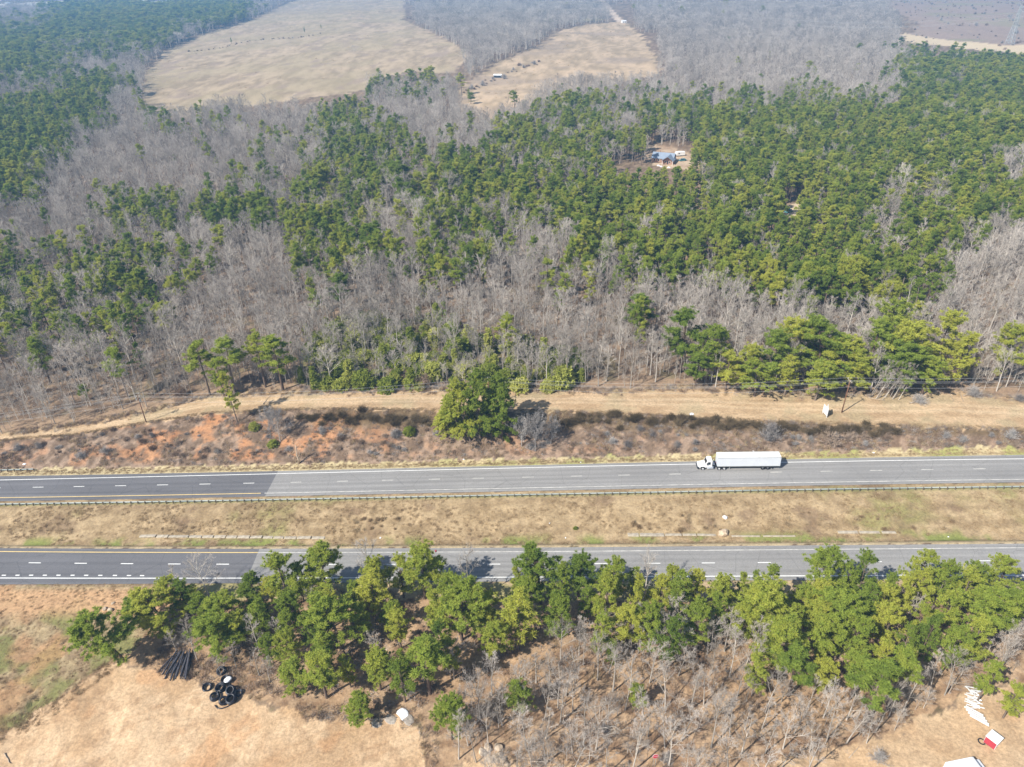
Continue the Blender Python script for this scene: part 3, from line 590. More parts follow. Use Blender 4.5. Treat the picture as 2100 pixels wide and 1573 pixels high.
W_FILL=wpoly([(545,1235),(700,1225),(1000,1222),(1500,1222),(2130,1218),(2130,1300),(1960,1335),(1560,1330),(1330,1300),(1180,1260),(960,1300),(930,1420),(620,1410),(540,1330)])
lo=W_FILL.min(0);hi=W_FILL.max(0); fp=[];tries=0
HOL=gp(np.array([865,1130,985,1270,790,1010]),np.array([1262,1318,1350,1345,1345,1240]))[:,:2]
while len(fp)<34 and tries<6000:
    tries+=1;q=lo+(hi-lo)*rng.random(2)
    if pip(np.array([q[0]]),np.array([q[1]]),W_FILL)[0] and all((q[0]-a)**2+(q[1]-b)**2>15 for a,b in taken+fp) and all((q[0]-a)**2+(q[1]-b)**2>30 for a,b in HOL): fp.append(tuple(q))
fp.sort()
for i,q in enumerate(fp):
    h=rng.uniform(7.5,12.5); put_tree('pine_tree',BUSHY[rng.integers(4)],(q[0],q[1],Z(*q)),h/12,f'understory pine half hidden inside the near strip, {ordw(i+1)} from left','pine tree','pines in the near roadside strip',sx=float(rng.uniform(1.0,1.4))); taken.append(q); n_pine+=1
# leaning pine on the left
p=gp(255,1354); e=put_tree('pine_tree',BUSHY[0],p,15/12,'big pine leaning left over the grassy slope at the strip end, its dark trunk exposed','pine tree','pines in the near roadside strip',rz=.4,lean=(0,math.radians(-9)),sx=1.5); e.rotation_euler=(math.radians(6),math.radians(-12),0); n_pine+=1; taken.append(tuple(p[:2]))
# ------------------------------------------------------------------ far treeline pines
TP=[(230,718,48,17,'lone tall pine among bare trees above the left utility pole'),(402,705,52,18,'tall pine with bare lower trunk, left of a clump by the left pole'),(456,700,66,18,'tall pine behind the bank pine, second of the left clump'),(440,738,40,13,'narrow pine tucked between the left clump pines'),(520,683,50,19,'tall pine at the right of the left treeline clump'),(557,688,62,19,'rightmost tall pine of the left treeline clump'),(690,562,50,16,'dark pine standing alone among grey trees above the vine thicket'),(200,632,50,14,'pale green pine on the left at the edge of the grey woods'),(290,626,46,14,'left pine of a joined pair in the left grey woods'),(325,622,50,14,'right pine of a joined pair in the left grey woods'),(166,790,22,6,'small yellow-green pine sapling in the far left woods'),(1410,636,76,21,'tall pine at the left end of the right treeline'),(1455,670,52,18,'narrow pine beside the first tall treeline pine'),(1500,727,56,12,'small bushy pine at the front of the right treeline'),(1542,708,50,14,'short pine between the front bushy pine and the broad ones'),(1590,684,84,17,'broad pine in the right treeline, left of the leaning trunks'),(1648,654,62,19,'tall pine rising behind the broad treeline pines'),(1702,666,92,19,'broadest pine above the right utility pole'),(1738,694,76,16,'spreading pine right behind the right utility pole'),(1842,626,62,20,'tallest pine of the right treeline behind leaning grey trunks'),(1806,664,80,18,'broad pine left of the tallest one in the right treeline'),(1874,662,82,19,'broad pine right of the tallest one in the right treeline'),(1950,643,72,20,'tall pine near the right end of the treeline'),(1988,680,70,18,'last broad pine at the right end of the treeline'),(1882,706,76,15,'lower pine in front of the right treeline end'),(2092,668,56,18,'pine cut by the right edge of the photo'),(1560,745,60,11,'low pine filling the front of the right treeline behind the bushy one'),(1625,735,66,12,'low pine between the broad treeline pines'),(1690,745,70,12,'low pine hiding trunks left of the right pole'),(1775,720,70,14,'pine right behind the leaning grey trunks'),(1915,735,66,12,'low pine in front of the last broad pines'),(1850,735,60,12,'low pine below the tallest treeline pine'),(1435,725,60,11,'low pine filling below the first treeline pine'),(1316,603,62,17,'round pine alone among grey trees left of the treeline'),(1125,535,55,16,'pale pine in front of the big pine stand'),(1640,568,50,17,'pine on the lower rim of the big pine stand'),(765,455,60,17,'pine standing forward from the stand, upper centre left'),(945,150,40,20,'lone pine by the field fence with clear trunk'),(965,190,26,10,'small round yellow-green tree on the field edge'),(842,142,40,22,'dark pine of the knot at the field corner'),(880,136,40,24,'tallest dark pine of the knot at the field corner')]
for tx,ty,wp,h,lb in TP:
    p=by_top(tx,ty,h); z=project(loc3((p[0],p[1],p[2]+h*.6))[None])[2][0]; wm=wp*z/FPX
    low=h<15 or(tx>1370 and ty>600); src=BUSHY[rng.integers(4)] if low else PINES[rng.integers(6)]; bh=12 if low else 18; s=h/bh
    put_tree('pine_tree',src,p,s,lb,'pine tree','pines along the far treeline',sx=float(np.clip(wm/6/s*(1.45 if tx>1370 and ty>600 else 1.2),.6,1.9))); taken.append((p[0],p[1])); n_pine+=1
# pines on the cut bank
TPX=0
BP=[(1030,905,145,(1032,800),3.8,'small pine at the right foot of the bank clump'),(925,890,145,(900,845),3.3,'lowest pine skirting the left foot of the bank clump'),(965,905,145,(930,790),3.9,'leftmost of the dense pines growing from the cut bank'),(985,902,150,(972,772),4.0,'middle and tallest of the dense pines on the cut bank'),(1008,895,140,(1015,778),3.6,'rightmost of the dense pines on the cut bank, beside the grey thicket'),(950,895,120,(912,815),3.2,'low spreading pine at the front of the bank clump'),(487,866,110,(458,768),2.9,'pine hanging over the red clay bank by the dirt bench')]
for bx,by,_,(tx,ty),rad,lb in BP:
    p=gp(bx,by); # height from the top row
    best=min(np.arange(5,24,.25),key=lambda h:abs(project(np.array([[p[0],p[1],p[2]+h]]))[1][0]-ty))
    tpx=project(np.array([[p[0],p[1],p[2]+best]]))[0][0]; lean=(tx-tpx)/7.0/best
    e=put_tree('pine_tree',BANKP[rng.integers(2)] if bx>800 else BUSHY[1],p,best/12,lb,'pine tree','pines on the cut bank',rz=0,sx=1.2*rad/(3.2*best/12)); e.rotation_euler=(0,float(np.clip(lean,-.35,.35)),0); n_pine+=1
LMK=[(285,830,'the left utility pole'),(460,800,'the bank pine over the red clay'),(540,700,'the tall pines left of the thicket'),(230,730,'the lone pine by the left pole'),(690,580,'the dark lone pine above the thicket'),(300,640,'the joined pair of pines at left'),(800,700,'the vine thicket'),(1130,740,'the right end of the vine thicket'),(975,800,'the dense bank pines'),(1315,620,'the round lone pine'),(1410,700,'the first tall treeline pine'),(1500,760,'the small bushy front pine'),(1600,730,'the broad pines by the right pole'),(1740,800,'the right utility pole'),(1840,660,'the tallest treeline pine'),(1960,680,'the last treeline pines'),(1640,600,'the pine on the stand rim'),(100,560,'the dark pine cluster at far left'),(60,800,'the left photo edge beside the bench'),(2080,560,'the right photo edge woods'),(1125,550,'the pale pine before the stand'),(770,470,'the forward pine of the stand'),(1360,320,'the blue roofed house'),(1615,430,'the hidden car in the pines'),(400,420,'the green band at left'),(950,440,'the dark pines in the centre'),(1500,480,'the middle of the pine stand'),(1850,480,'the right part of the pine stand'),(2010,420,'the bare gap at far right')]
def landmark_labels(pts,noun,lms):
    """one label each: noun, bearing and rank from the nearest landmark"""
    key={}
    for i,(px_,py_) in enumerate(pts):
        k=min(range(len(lms)),key=lambda k:(lms[k][0]-px_)**2+(1.6*(lms[k][1]-py_))**2); dx_,dy_=px_-lms[k][0],(py_-lms[k][1])*1.6
        b_=('above' if dy_<0 else 'below') if abs(dy_)>abs(dx_) else ('left of' if dx_<0 else 'right of')
        key.setdefault((k,b_),[]).append((math.hypot(dx_,dy_),i))
    out=[None]*len(pts)
    for (k,b_),l in key.items():
        l.sort()
        for r_,(_,i) in enumerate(l): out[i]=f'{noun} {b_} {lms[k][2]}'+(f', {ordw(r_+1)} out from it' if len(l)>1 else '')
    return out
# ------------------------------------------------------------------ forest scatter
GRID=[
"bbppppppppBBB....BBBBBBBB.BBBBBBBBBBBlllll",
"#######BBB.......BBBBBBB...BBBBBBBBBBlllll",
"##mBBBB............BB......BBBBBBBBBb#####",
"mB###BB........mmmB..BBBBBBBBBBBbmbbb#####",
"####BBmmmBBBBppBBBBBBBpppbpp#ppp##########",
"###BBBbbbbmmBppppBmbppppppp###############",
"##BBBBbbbbmbbpppmpppppppp..##############m",
"#BBBBBbbbmmmpppppp##################mm#p##",
"BBBBppppppppppmmmppppp##############mm####",
"BBBbmmmbbBBbppppbbpppbbb##############pBBB",
"pbppppppmBBbpppbppppbbbppp############pBBB",
"ppppppmBBBBBmmBBBBpbbbbmmbBBbpppppppppBBBB",
"pppmppmBBBBBBmBBBBBBBBBBBbpBBBBBpBBBmmBBBB",
"mmbbbbbBBBBBBkkkkkkkbbBBbbbbBBBBbbbbBBBBBB",
"bBBBbsssbbbbkkkkkkkkkkBBBBBbbBBBBbbbbBbBBB",
"ssssssssbbsskkkkkkkkkksssssbbbbbbbbbbbbbss",
"sssssssss.kkkkkkkkkkkkssssssssssssssssssss",
"ssssssss..................................",
"ssssss....................................",
]
assert all(len(g)==42 for g in GRID)
PROB={'#':(.77,.20),'p':(.58,.33),'m':(.34,.52),'b':(.13,.72),'B':(.03,.82),'s':(.02,.50),'k':(.0,.34),'.':(0,0),'l':(.0,.0)}
cand=[]
y=tl(0)-20; yy=150.0
while yy<3400:
    sp=4.6 if yy<500 else 4.6+(yy-500)*.0055
    half=40+.80*yy; xs=np.arange(-half,half,sp); xs=xs+rng.uniform(-.48,.48,len(xs))*sp; yv=yy+rng.uniform(-.48,.48,len(xs))*sp
    cand.append(np.stack([xs,yv,np.full(len(xs),sp)],1)); yy+=sp
cand=np.concatenate(cand); cx,cy=cand[:,0],cand[:,1]; spc=cand[:,2]
ok=cy>tl(cx)+1.0
_z=height(cx,cy); _a=project(np.stack([cx,cy,_z],1)); _b=project(np.stack([cx,cy,_z+16],1))
for X0,X1,Y0,Y1 in((1332,1412,300,334),(1606,1628,424,438)): ok&=~((_a[0]>X0-4)&(_a[0]<X1+4)&(_a[1]>Y0)&(_b[1]<Y1))
for W in(W_F1,W_F2,W_CL,W_HO,W_H2,W_TRK,*W_ROADT,*W_TOWN): ok&=~pip(cx,cy,W)
cx,cy,spc=cx[ok],cy[ok],spc[ok]; cz=height(cx,cy)
u,v,zz=project(np.stack([cx,cy,cz+13],1)); ub,vb,_=project(np.stack([cx,cy,cz],1))
open_=np.zeros(len(cx),bool)
W2=[(PX_FIELD1,1),(PX_FIELD2,1),(PX_HOUSE,1),(PX_CLEAR,1)]
for P_,_ in W2: open_|=pip(u,v-3,P_)
nzj=(fbm(cx,cy,3,22)-.5)*110+rng.normal(0,16,len(cx)); nzk=(fbm(cx+300,cy,3,22)-.5)*70+rng.normal(0,10,len(cx))
gi=np.clip(((v+nzk)/50).astype(int),0,18); gj=np.clip(((u+nzj)/50).astype(int),0,41)
inside=(u>-140)&(u<2240)&(v>-60)
gi=np.where(v<-5,0,gi)
codes=np.array([list(g) for g in GRID])[gi,gj]
codes0=np.array([list(g) for g in GRID])[np.clip((v/50).astype(int),0,18),np.clip((u/50).astype(int),0,41)]
pp=np.array([PROB[c][0] for c in codes]); pb=np.array([PROB[c][1] for c in codes])
# the planted block at the far left is a closed stand
closed=(gi<8)&(gj<np.where(gi==0,10,7))&((codes=='#')|((gi==0)&(codes=='p')))
pp=np.where(closed,.95,pp); pb=np.where(closed,.04,pb)
# clusters of pines rather than salt and pepper
cl=fbm(cx-40,cy+90,3,13); rr_=rng.random(len(cx)); r2=.62*rr_+.38*np.clip((cl-.25)*2,0,1)
ispine=(r2<pp*1.02)&(pp>.01); ispine|=(pp>.75)&(rr_<.74); ispine|=closed&(rr_<.94)
isb=(~ispine)&(rng.random(len(cx))<pb/(1-pp+1e-3))
keep=inside&~open_&((codes0!='.')|(codes0=='.')&False|(v<0))
keep&=~((codes0=='l'))
tk=np.array(taken); 
for sl_ in np.array_split(np.arange(len(cx)),20):
    dmin=np.min((cx[sl_][:,None]-tk[None,:,0])**2+(cy[sl_][:,None]-tk[None,:,1])**2,axis=1); keep[sl_]&=dmin>9
# keep the right treeline pines and the leaning trunks visible
hgt=np.where(ispine,rng.uniform(9.5,19.5,len(cx)),rng.uniform(10,18,len(cx)))*np.where(spc>6,1+(spc-6)*.05,1)*(.82+.36*fbm(cx,cy+60,2,40))
hgt=np.where((codes=='s')|(codes=='k'),hgt*.72,hgt)
pix=hgt*FPX/zz
vis=inside&(u>-40)&(u<2140)
def pick(mask,nmax):
    idx=np.where(mask&keep)[0]; o=idx[np.argsort(-(pix[idx]*vis[idx]))]; return o[:nmax],o[nmax:]
pi,pr=pick(ispine,300-n_pine); bi_,br_=pick(isb,138)
def zone(i):
    x_,y_=u[i],v[i]
    h_='far left' if x_<420 else 'left' if x_<840 else 'middle' if x_<1260 else 'right' if x_<1680 else 'far right'
    return h_
lbp=landmark_labels([(u[i],v[i]) for i in pi],'green pine',LMK); lbb=landmark_labels([(u[i],v[i]) for i in bi_],'leafless grey tree',LMK)
for i,lb in zip(pi,lbp): put_tree('pine_tree',PINES[rng.integers(6)],(cx[i],cy[i],cz[i]),hgt[i]/18,lb,'pine tree','pines of the woods beyond the road',sx=float(rng.uniform(.95,1.35)))
for i,lb in zip(bi_,lbb): put_tree('bare_tree',BARES[rng.integers(6)],(cx[i],cy[i],cz[i]),hgt[i]/16,lb,'bare tree','leafless trees of the woods beyond the road',sx=float(rng.uniform(.8,1.2)),crown='branches')
# the rest of the wood: one object each, instanced on points
def scatter(name,srcs,idx,bh,label,wmin=.95,wmax=1.45,wide=None):
    sub=D.collections.new(name+'_sources')
    for k,(a,b) in enumerate(srcs):
        va=np.empty(len(a.vertices)*3,np.float32); a.vertices.foreach_get('co',va); vb_=np.empty(len(b.vertices)*3,np.float32); b.vertices.foreach_get('co',vb_)
        def faces(m):
            li=np.empty(len(m.loops),np.int32); m.loops.foreach_get('vertex_index',li); lt=np.empty(len(m.polygons),np.int32); m.polygons.foreach_get('loop_total',lt)
            out=[];p=0;ls=np.concatenate([[0],np.cumsum(lt)[:-1]])
            for kk in np.unique(lt):
                s0=ls[lt==kk]; out.append(li[s0[:,None]+np.arange(kk)[None]])
            return out
        fa,fb=faces(a),faces(b); na=len(va)//3
        me=mesh_from(f'{name}_{k}',np.concatenate([va.reshape(-1,3),vb_.reshape(-1,3)]),fa+[f+na for f in fb],[a.materials[0],b.materials[0]],fm=np.concatenate([np.zeros(sum(len(f) for f in fa)),np.ones(sum(len(f) for f in fb))]))
        sub.objects.link(D.objects.new(f'{name}_source_{k:02d}',me))
    n_=len(idx); me=D.meshes.new(name); me.vertices.add(n_); me.vertices.foreach_set('co',np.stack([cx[idx],cy[idx],cz[idx]],1).astype(np.float32).ravel())
    s_=hgt[idx]/bh; wd=rng.uniform(wmin,wmax,n_)*np.clip(spc[idx]/5,1,2.2)
    a=me.attributes.new('scl','FLOAT_VECTOR','POINT'); a.data.foreach_set('vector',np.stack([s_*wd,s_*wd,s_],1).astype(np.float32).ravel())
    a=me.attributes.new('rz','FLOAT_VECTOR','POINT'); a.data.foreach_set('vector',np.stack([rng.normal(0,.04,n_),rng.normal(0,.04,n_),rng.random(n_)*6.28],1).astype(np.float32).ravel())
    a=me.attributes.new('vid','INT','POINT'); a.data.foreach_set('value',rng.integers(0,len(srcs),n_).astype(np.int32))
    o=link(name,me); ng=D.node_groups.new(name,'GeometryNodeTree'); ng.interface.new_socket('Geometry',in_out='INPUT',socket_type='NodeSocketGeometry'); ng.interface.new_socket('Geometry',in_out='OUTPUT',socket_type='NodeSocketGeometry')
    N=ng.nodes; Lk=ng.links; gi_=N.new('NodeGroupInput'); go=N.new('NodeGroupOutput'); m2p=N.new('GeometryNodeMeshToPoints'); ip=N.new('GeometryNodeInstanceOnPoints'); ci=N.new('GeometryNodeCollectionInfo')
    ci.inputs['Collection'].default_value=sub; ci.inputs['Separate Children'].default_value=True; ci.inputs['Reset Children'].default_value=True; ip.inputs['Pick Instance'].default_value=True
    def na_(nm,t): a=N.new('GeometryNodeInputNamedAttribute'); a.data_type=t; a.inputs[0].default_value=nm; return a
    Lk.new(gi_.outputs[0],m2p.inputs[0]); Lk.new(m2p.outputs[0],ip.inputs['Points']); Lk.new(ci.outputs[0],ip.inputs['Instance'])
    Lk.new(na_('vid','INT').outputs[0],ip.inputs['Instance Index']); Lk.new(na_('rz','FLOAT_VECTOR').outputs[0],ip.inputs['Rotation']); Lk.new(na_('scl','FLOAT_VECTOR').outputs[0],ip.inputs['Scale']); Lk.new(ip.outputs[0],go.inputs[0])
    md=o.modifiers.new('scatter','NODES'); md.node_group=ng
    tag(o,label,cat='woodland',kind='stuff'); return o
scatter('distant_pine_woods',PINES,pr,18,'mass of green pines filling the woods beyond the nearest trees')
scatter('distant_bare_woods',BARES,br_,16,'mass of leafless grey trees filling the woods beyond the nearest trees',.9,1.3)
print('pines',n_pine+len(pi),len(pr),'bare',len(bi_),len(br_))
# ------------------------------------------------------------------ near side bare trees
UNIQ=[]
NB=[(750,1098,18,'tall white leafless tree rising over the near road, left of the red tangle'),(955,1118,17,'bushy leafless tree rising over the near road in the strip centre'),(1332,1138,13,'thin white leafless tree against the near road below the stretch left of the truck'),(405,1152,12,'thin leafless tree against the dark near asphalt'),(345,1158,9,'faint small leafless tree left of the thin one by the dark asphalt'),(792,1150,9,'small leafless sapling right of the tall white tree'),(630,1208,8,'grey leafless tree between the two road-edge pines'),(372,1262,9,'leafless tree over the black pipe pile'),(510,1262,11,'tall thin leafless tree right of the bright pine'),(470,1322,7,'twisted leafless tree above the black hose coils'),(765,1302,9,'white leafless tree in the dark gap left of the broadest strip pine'),(925,1322,10,'silvery leafless tree right of the broadest strip pine'),(1100,1336,9,'leafless tree at the head of the open brown wood'),(1190,1288,8,'leafless tree under the strip pines near the dark hollow'),(1095,1205,8,'lilac leafless crown deep in the strip'),(1470,1268,9,'grey leafless tree in the dark gap below the truck'),(1520,1262,10,'spreading white leafless tree left of the broad strip pines'),(1885,1222,8,'white leafless crown between the right strip pines'),(2085,1300,10,'pale leafless tree at the right photo edge'),(1300,1275,9,'thin white leafless trunk among strip pines above the stop sign'),(560,1270,8,'leafless tree behind the small yellow pine'),(345,1290,7,'leafless tree leaning over the left of the black pipe pile'),(385,1300,8,'leafless tree over the right of the black pipe pile'),(440,1345,6,'small leafless tree behind the coil heap'),(515,1330,8,'leafless tree right of the coil heap'),(540,1350,7,'thin leafless tree at the lot edge right of the coils')]
def put_bare(px,py,h,lb,grp,r=None):
    p=by_top(px,py,h); taken.append((p[0],p[1])); return put_tree('bare_tree',BARES[rng.integers(6)] if r is None else BARES[r],p,h/16,lb,'bare tree',grp,sx=float(rng.uniform(.9,1.3)),crown='branches')
for a,b_,h,lb in NB: put_bare(a,b_,h,lb,'leafless trees in the near strip')
W_BW=wpoly([(960,1640),(930,1530),(960,1450),(1010,1410),(1130,1350),(1290,1300),(1420,1300),(1520,1330),(1560,1420),(1660,1440),(1860,1440),(1960,1370),(2060,1330),(2160,1320),(2160,1400),(1990,1400),(1880,1480),(1790,1530),(1680,1560),(1640,1640)])
SGN=gp(1342,1572); pts=[];tries=0
lo=W_BW.min(0);hi=W_BW.max(0)
while len(pts)<112 and tries<9000:
    tries+=1; q=lo+(hi-lo)*rng.random(2)
    if pip(np.array([q[0]]),np.array([q[1]]),W_BW)[0] and all((q[0]-a)**2+(q[1]-b)**2>7.5 for a,b in pts) and not(abs(q[0]-SGN[0])<2.2 and q[1]<SGN[1]+1.5 and q[1]>SGN[1]-22): pts.append(tuple(q))
LMN=[(1343,1530,'the stop sign'),(1990,1450,'the white pipe stack'),(2030,1515,'the red and white box'),(1020,1545,'the pale boulders'),(1065,1420,'the short pine in the brown wood'),(1310,1430,'the small pine above the stop sign'),(1815,1400,'the broad pine over the brown wood'),(1600,1400,'the pines below the truck'),(1700,1480,'the lower right trunks'),(1520,1480,'the middle of the brown wood'),(1200,1480,'the fallen log')]
up_=[project(np.array([[q[0],q[1],Z(*q)+5]])) for q in pts]; lbn=landmark_labels([(float(a_[0][0]),float(a_[1][0])) for a_ in up_],'pale leafless tree',LMN)
for q,lb in zip(pts,lbn):
    e=put_tree('bare_tree',BARES[rng.integers(6)],(q[0],q[1],Z(*q)),rng.uniform(7.5,13)/16,lb,'bare tree','leafless trees in the open brown wood',sx=float(rng.uniform(.85,1.25)),crown='branches'); e.rotation_euler.x=rng.normal(0,.06); e.rotation_euler.y=rng.normal(0,.06)
# ------------------------------------------------------------------ vine thicket
W_K=wpoly([(600,780),(640,700),(700,665),(900,650),(1000,700),(1190,735),(1200,795),(1190,802),(620,802)])
lo=W_K.min(0);hi=W_K.max(0); kp=[];tries=0
while len(kp)<150 and tries<9000:
    tries+=1;q=lo+(hi-lo)*rng.random(2)
    if pip(np.array([q[0]]),np.array([q[1]]),W_K)[0] and all((q[0]-a)**2+(q[1]-b)**2>5.5 for a,b in kp): kp.append(tuple(q))
LMV=[(640,740,'the left end of the thicket'),(700,790,'the dark hollow by the wire'),(760,700,'the upper left of the thicket'),(830,720,'the middle of the thicket'),(870,795,'the tall brown bush'),(950,700,'the upper right of the thicket'),(1000,770,'the bank pine tops'),(1090,780,'the saplings behind the grey thicket'),(1160,770,'the right end of the thicket')]
uk=[project(np.array([[q[0],q[1],Z(*q)+2]])) for q in kp]; uk=[(float(a_[0][0]),float(a_[1][0])) for a_ in uk]
i1=[k for k in range(len(kp)) if k%4==0]; i2=[k for k in range(len(kp)) if k%4]
for ii,noun in((i1,'vine wrapped trunk'),(i2,'low green vine mound')):
    for k,lb in zip(ii,landmark_labels([uk[k] for k in ii],noun,LMV)):
        q=kp[k]
        if ii is i1: put_tree('vine_covered_tree',IVIES[rng.integers(3)],(q[0],q[1],Z(*q)),rng.uniform(.7,1.35),lb,'vine covered tree','vine covered trees in the thicket')
        else: put_tree('vine_mound',MOUND[rng.integers(2)],(q[0],q[1],Z(*q)),rng.uniform(.6,2.1),lb,'vine bush','vine mounds in the thicket')
# ------------------------------------------------------------------ shrubs
SHL=[]; SHO=[]
def shrub(p,k,s,lb,grp,kind='shrub'):
    o=link(kind,SHRUBS[k],None,p,rng.random()*6.28); o.scale=(s,s,s*rng.uniform(.8,1.2)); tag(o,lb,'shrub',grp)
    if grp and kind in('shrub','weed_clump') and grp.startswith(('dark brown','brown','dry twiggy','low dry')): SHO.append(o)
    return o
def along_px(pts,n,jit):
    pts=np.array(pts,float); t=np.linspace(pts[0,0],pts[-1,0],n)+rng.normal(0,4,n); y_=np.interp(t,pts[:,0],pts[:,1])+rng.normal(0,jit,n); return gp(t,y_)
for p in along_px([(1140,862),(1300,862),(1500,872),(1700,884),(1830,886)],84,6): shrub(p,6+rng.integers(2),rng.uniform(.7,1.25),'dark brown shrub in the row along the bench edge behind the truck','dark brown shrubs in the row along the bench edge behind the truck')
for p in along_px([(620,862),(700,858),(880,862)],34,6): shrub(p,6+rng.integers(2),rng.uniform(.8,1.3),'brown shrub at the top of the bank left of the bank pines','brown shrubs at the top of the bank left of the bank pines')
for k,(lbx,x0,x1,y0,y1,n_) in enumerate([('on the red clay bank at the left',200,620,880,940,34),('on the bank between the snag and the bank pines',620,900,880,935,22),('on the bank between the bank pines and the truck',1050,1440,880,925,34),('low on the bank right of the truck',1600,2100,890,915,26),('on the grassy slope at the far left',0,200,905,950,10)]):
    for p in gp(rng.uniform(x0,x1,n_),rng.uniform(y0,y1,n_)): shrub(p,rng.integers(4),rng.uniform(.45,.95),'dry twiggy shrub '+lbx,'dry twiggy shrubs '+lbx)
for (a,b_,s,k,lb) in [(1578,900,1.9,3,'large grey shrub on the bank above the trailer front'),(1700,905,2.1,1,'wide brown shrub on the bank above the trailer rear'),(1740,902,1.5,1,'brown shrub right of the wide one on the bank'),(375,810,1.8,1,'bushy brown shrub at the wood edge right of the left pole'),(870,795,2.2,1,'tall brown thicket at the right of the vine mounds'),(838,1420,1.0,3,'tangle of grey twigs'),]: shrub(gp(a,b_),k,s,lb,None)
for a,b_,s,lb in [(1098,925,1.15,'sprawling grey dead tree right of the bank pines'),(1070,915,.9,'grey dead thicket touching the bank pines'),(1130,910,.8,'right-hand grey dead thicket on the bank'),(575,905,1.0,'grey dead tree clump above the white snag'),(555,890,.8,'low grey dead clump left of the white snag')]:
    put_tree('dead_tree',GREYC[0],gp(a,b_),s,lb,'dead tree','grey dead thickets on the bank',crown='branches')
for i,(a,b_,s,lb) in enumerate([(560,915,.8,'green ivy bush at the foot of the grey dead clump'),(522,880,.7,'green vine bush between the bank pine and grey clump'),(1180,1085,.3,'tiny green tuft in the median'),(840,890,.8,'olive bush in the middle of the bank')]): put_tree('vine_mound',MOUND[i%2],gp(a,b_),s,lb,'vine bush',None)
# median brush
for lbx,x0,x1,n_ in [('around the brown patch',720,830,16),('above the right concrete ditch',1290,1480,16),('at the right end',1560,2080,16)]:
    for p in gp(rng.uniform(x0,x1,n_),rng.uniform(1058,1090,n_)): shrub(p,4+rng.integers(2),rng.uniform(.5,1.0),'low dry weed clump in the median '+lbx,'low dry weed clumps in the median '+lbx,'weed_clump')
LMB=[(170,920,'the far left slope'),(300,870,'the left utility pole'),(390,860,'the bare red clay scar'),(480,880,'the bank pine over the clay'),(560,900,'the grey dead clump'),(613,930,'the white snag'),(700,900,'the bank right of the snag'),(800,900,'the olive bank bush'),(900,900,'the dense bank pines'),(1100,900,'the grey dead thicket'),(1220,890,'the bank right of the grey thicket'),(1330,900,'the bank left of the truck'),(1450,900,'the truck cab'),(1578,890,'the large grey shrub on the bank'),(1700,900,'the wide brown shrub on the bank'),(1850,900,'the bank right of the trailer'),(1980,905,'the right end of the bank'),(775,1075,'the brown median patch'),(1380,1075,'the pale boulder ditch'),(1700,1070,'the right concrete slabs'),(1950,1070,'the right end of the median')]
for noun,fl in(('dry twiggy shrub',lambda o:o.get('group','').startswith('dry twiggy')),('brown shrub',lambda o:'brown shrubs' in o.get('group','')),('low dry weed clump',lambda o:o.get('group','').startswith('low dry'))):
    ol=[o for o in SHO if fl(o)]; q=[project(np.array([[*o.location]])) for o in ol]
    for o,lb in zip(ol,landmark_labels([(float(a_[0][0]),float(a_[1][0])) for a_ in q],noun,LMB)): o['label']=lb
# ------------------------------------------------------------------ ground cover: nobody could count it
def cover(name,meshes,P,smin,smax,label,cat):
    sub=D.collections.new(name+'_sources')
    for k,m_ in enumerate(meshes): sub.objects.link(D.objects.new(f'{name}_source_{k:02d}',m_))
    n_=len(P); me=D.meshes.new(name); me.vertices.add(n_); me.vertices.foreach_set('co',np.asarray(P,np.float32).ravel())
    s_=rng.uniform(smin,smax,n_)
    a=me.attributes.new('scl','FLOAT_VECTOR','POINT'); a.data.foreach_set('vector',np.stack([s_,s_,s_*rng.uniform(.8,1.2,n_)],1).astype(np.float32).ravel())
    a=me.attributes.new('rz','FLOAT_VECTOR','POINT'); a.data.foreach_set('vector',np.stack([0*s_,0*s_,rng.random(n_)*6.28],1).astype(np.float32).ravel())
    a=me.attributes.new('vid','INT','POINT'); a.data.foreach_set('value',rng.integers(0,len(meshes),n_).astype(np.int32))
    o=link(name,me); md=o.modifiers.new('scatter','NODES'); ng=D.node_groups['distant_pine_woods'].copy(); md.node_group=ng
    [x for x in ng.nodes if x.bl_idname=='GeometryNodeCollectionInfo'][0].inputs['Collection'].default_value=sub
    return tag(o,label,cat,kind='stuff')
def region(W,n,test=None):
    lo=W.min(0);hi=W.max(0); q=lo+(hi-lo)*rng.random((n,2)); q=q[pip(q[:,0],q[:,1],W)]
    if test is not None: q=q[test(q[:,0],q[:,1])]
    return np.column_stack([q,height(q[:,0],q[:,1])])
def make_tuft(name,R,H,m,n=40,w=.05):
    A=rng.normal(0,.4,(n,3))*[R,R,0]; d=rng.normal(0,.45,(n,3))+[0,0,1]; B=A+unit(d)*(H*(.5+.6*rng.random(n)))[:,None]; B[:,2]=np.abs(B[:,2]); V,Fq=blades(A-[0,0,.05],B,w); return mesh_from(name,V,[Fq],m)
TB=[make_tuft('brush_tuft',.7,.7,M['brush'],60,.06),make_tuft('brush_tuft',.9,.5,M['greybrush'],60,.06),make_tuft('brush_tuft',.6,.8,M['weed'],50,.05),make_tuft('brush_tuft',.8,.6,M['brush'],60,.06)]
TG=[make_tuft('grass_tuft',.5,.28,M['weed'],46,.05),make_tuft('grass_tuft',.7,.2,M['weed'],50,.05)]
X_=rng.uniform(-165,165,9000); b0,b1=BB(X_),BT(X_); t_=rng.random(9000); Y_=b0+.8+(b1-b0-.4)*t_; kk=(fbm(X_+5,Y_*1.3,4,7)<.55)|(rng.random(9000)<np.interp(X_,[-100,-30,0],[.08,.3,.5])); kk&=fbm(X_,Y_,3,6)>.36
cover('bank_brush',TB,np.column_stack([X_,Y_,height(X_,Y_)])[kk],.5,1.25,'dry grey-brown brush covering the cut bank','brush')
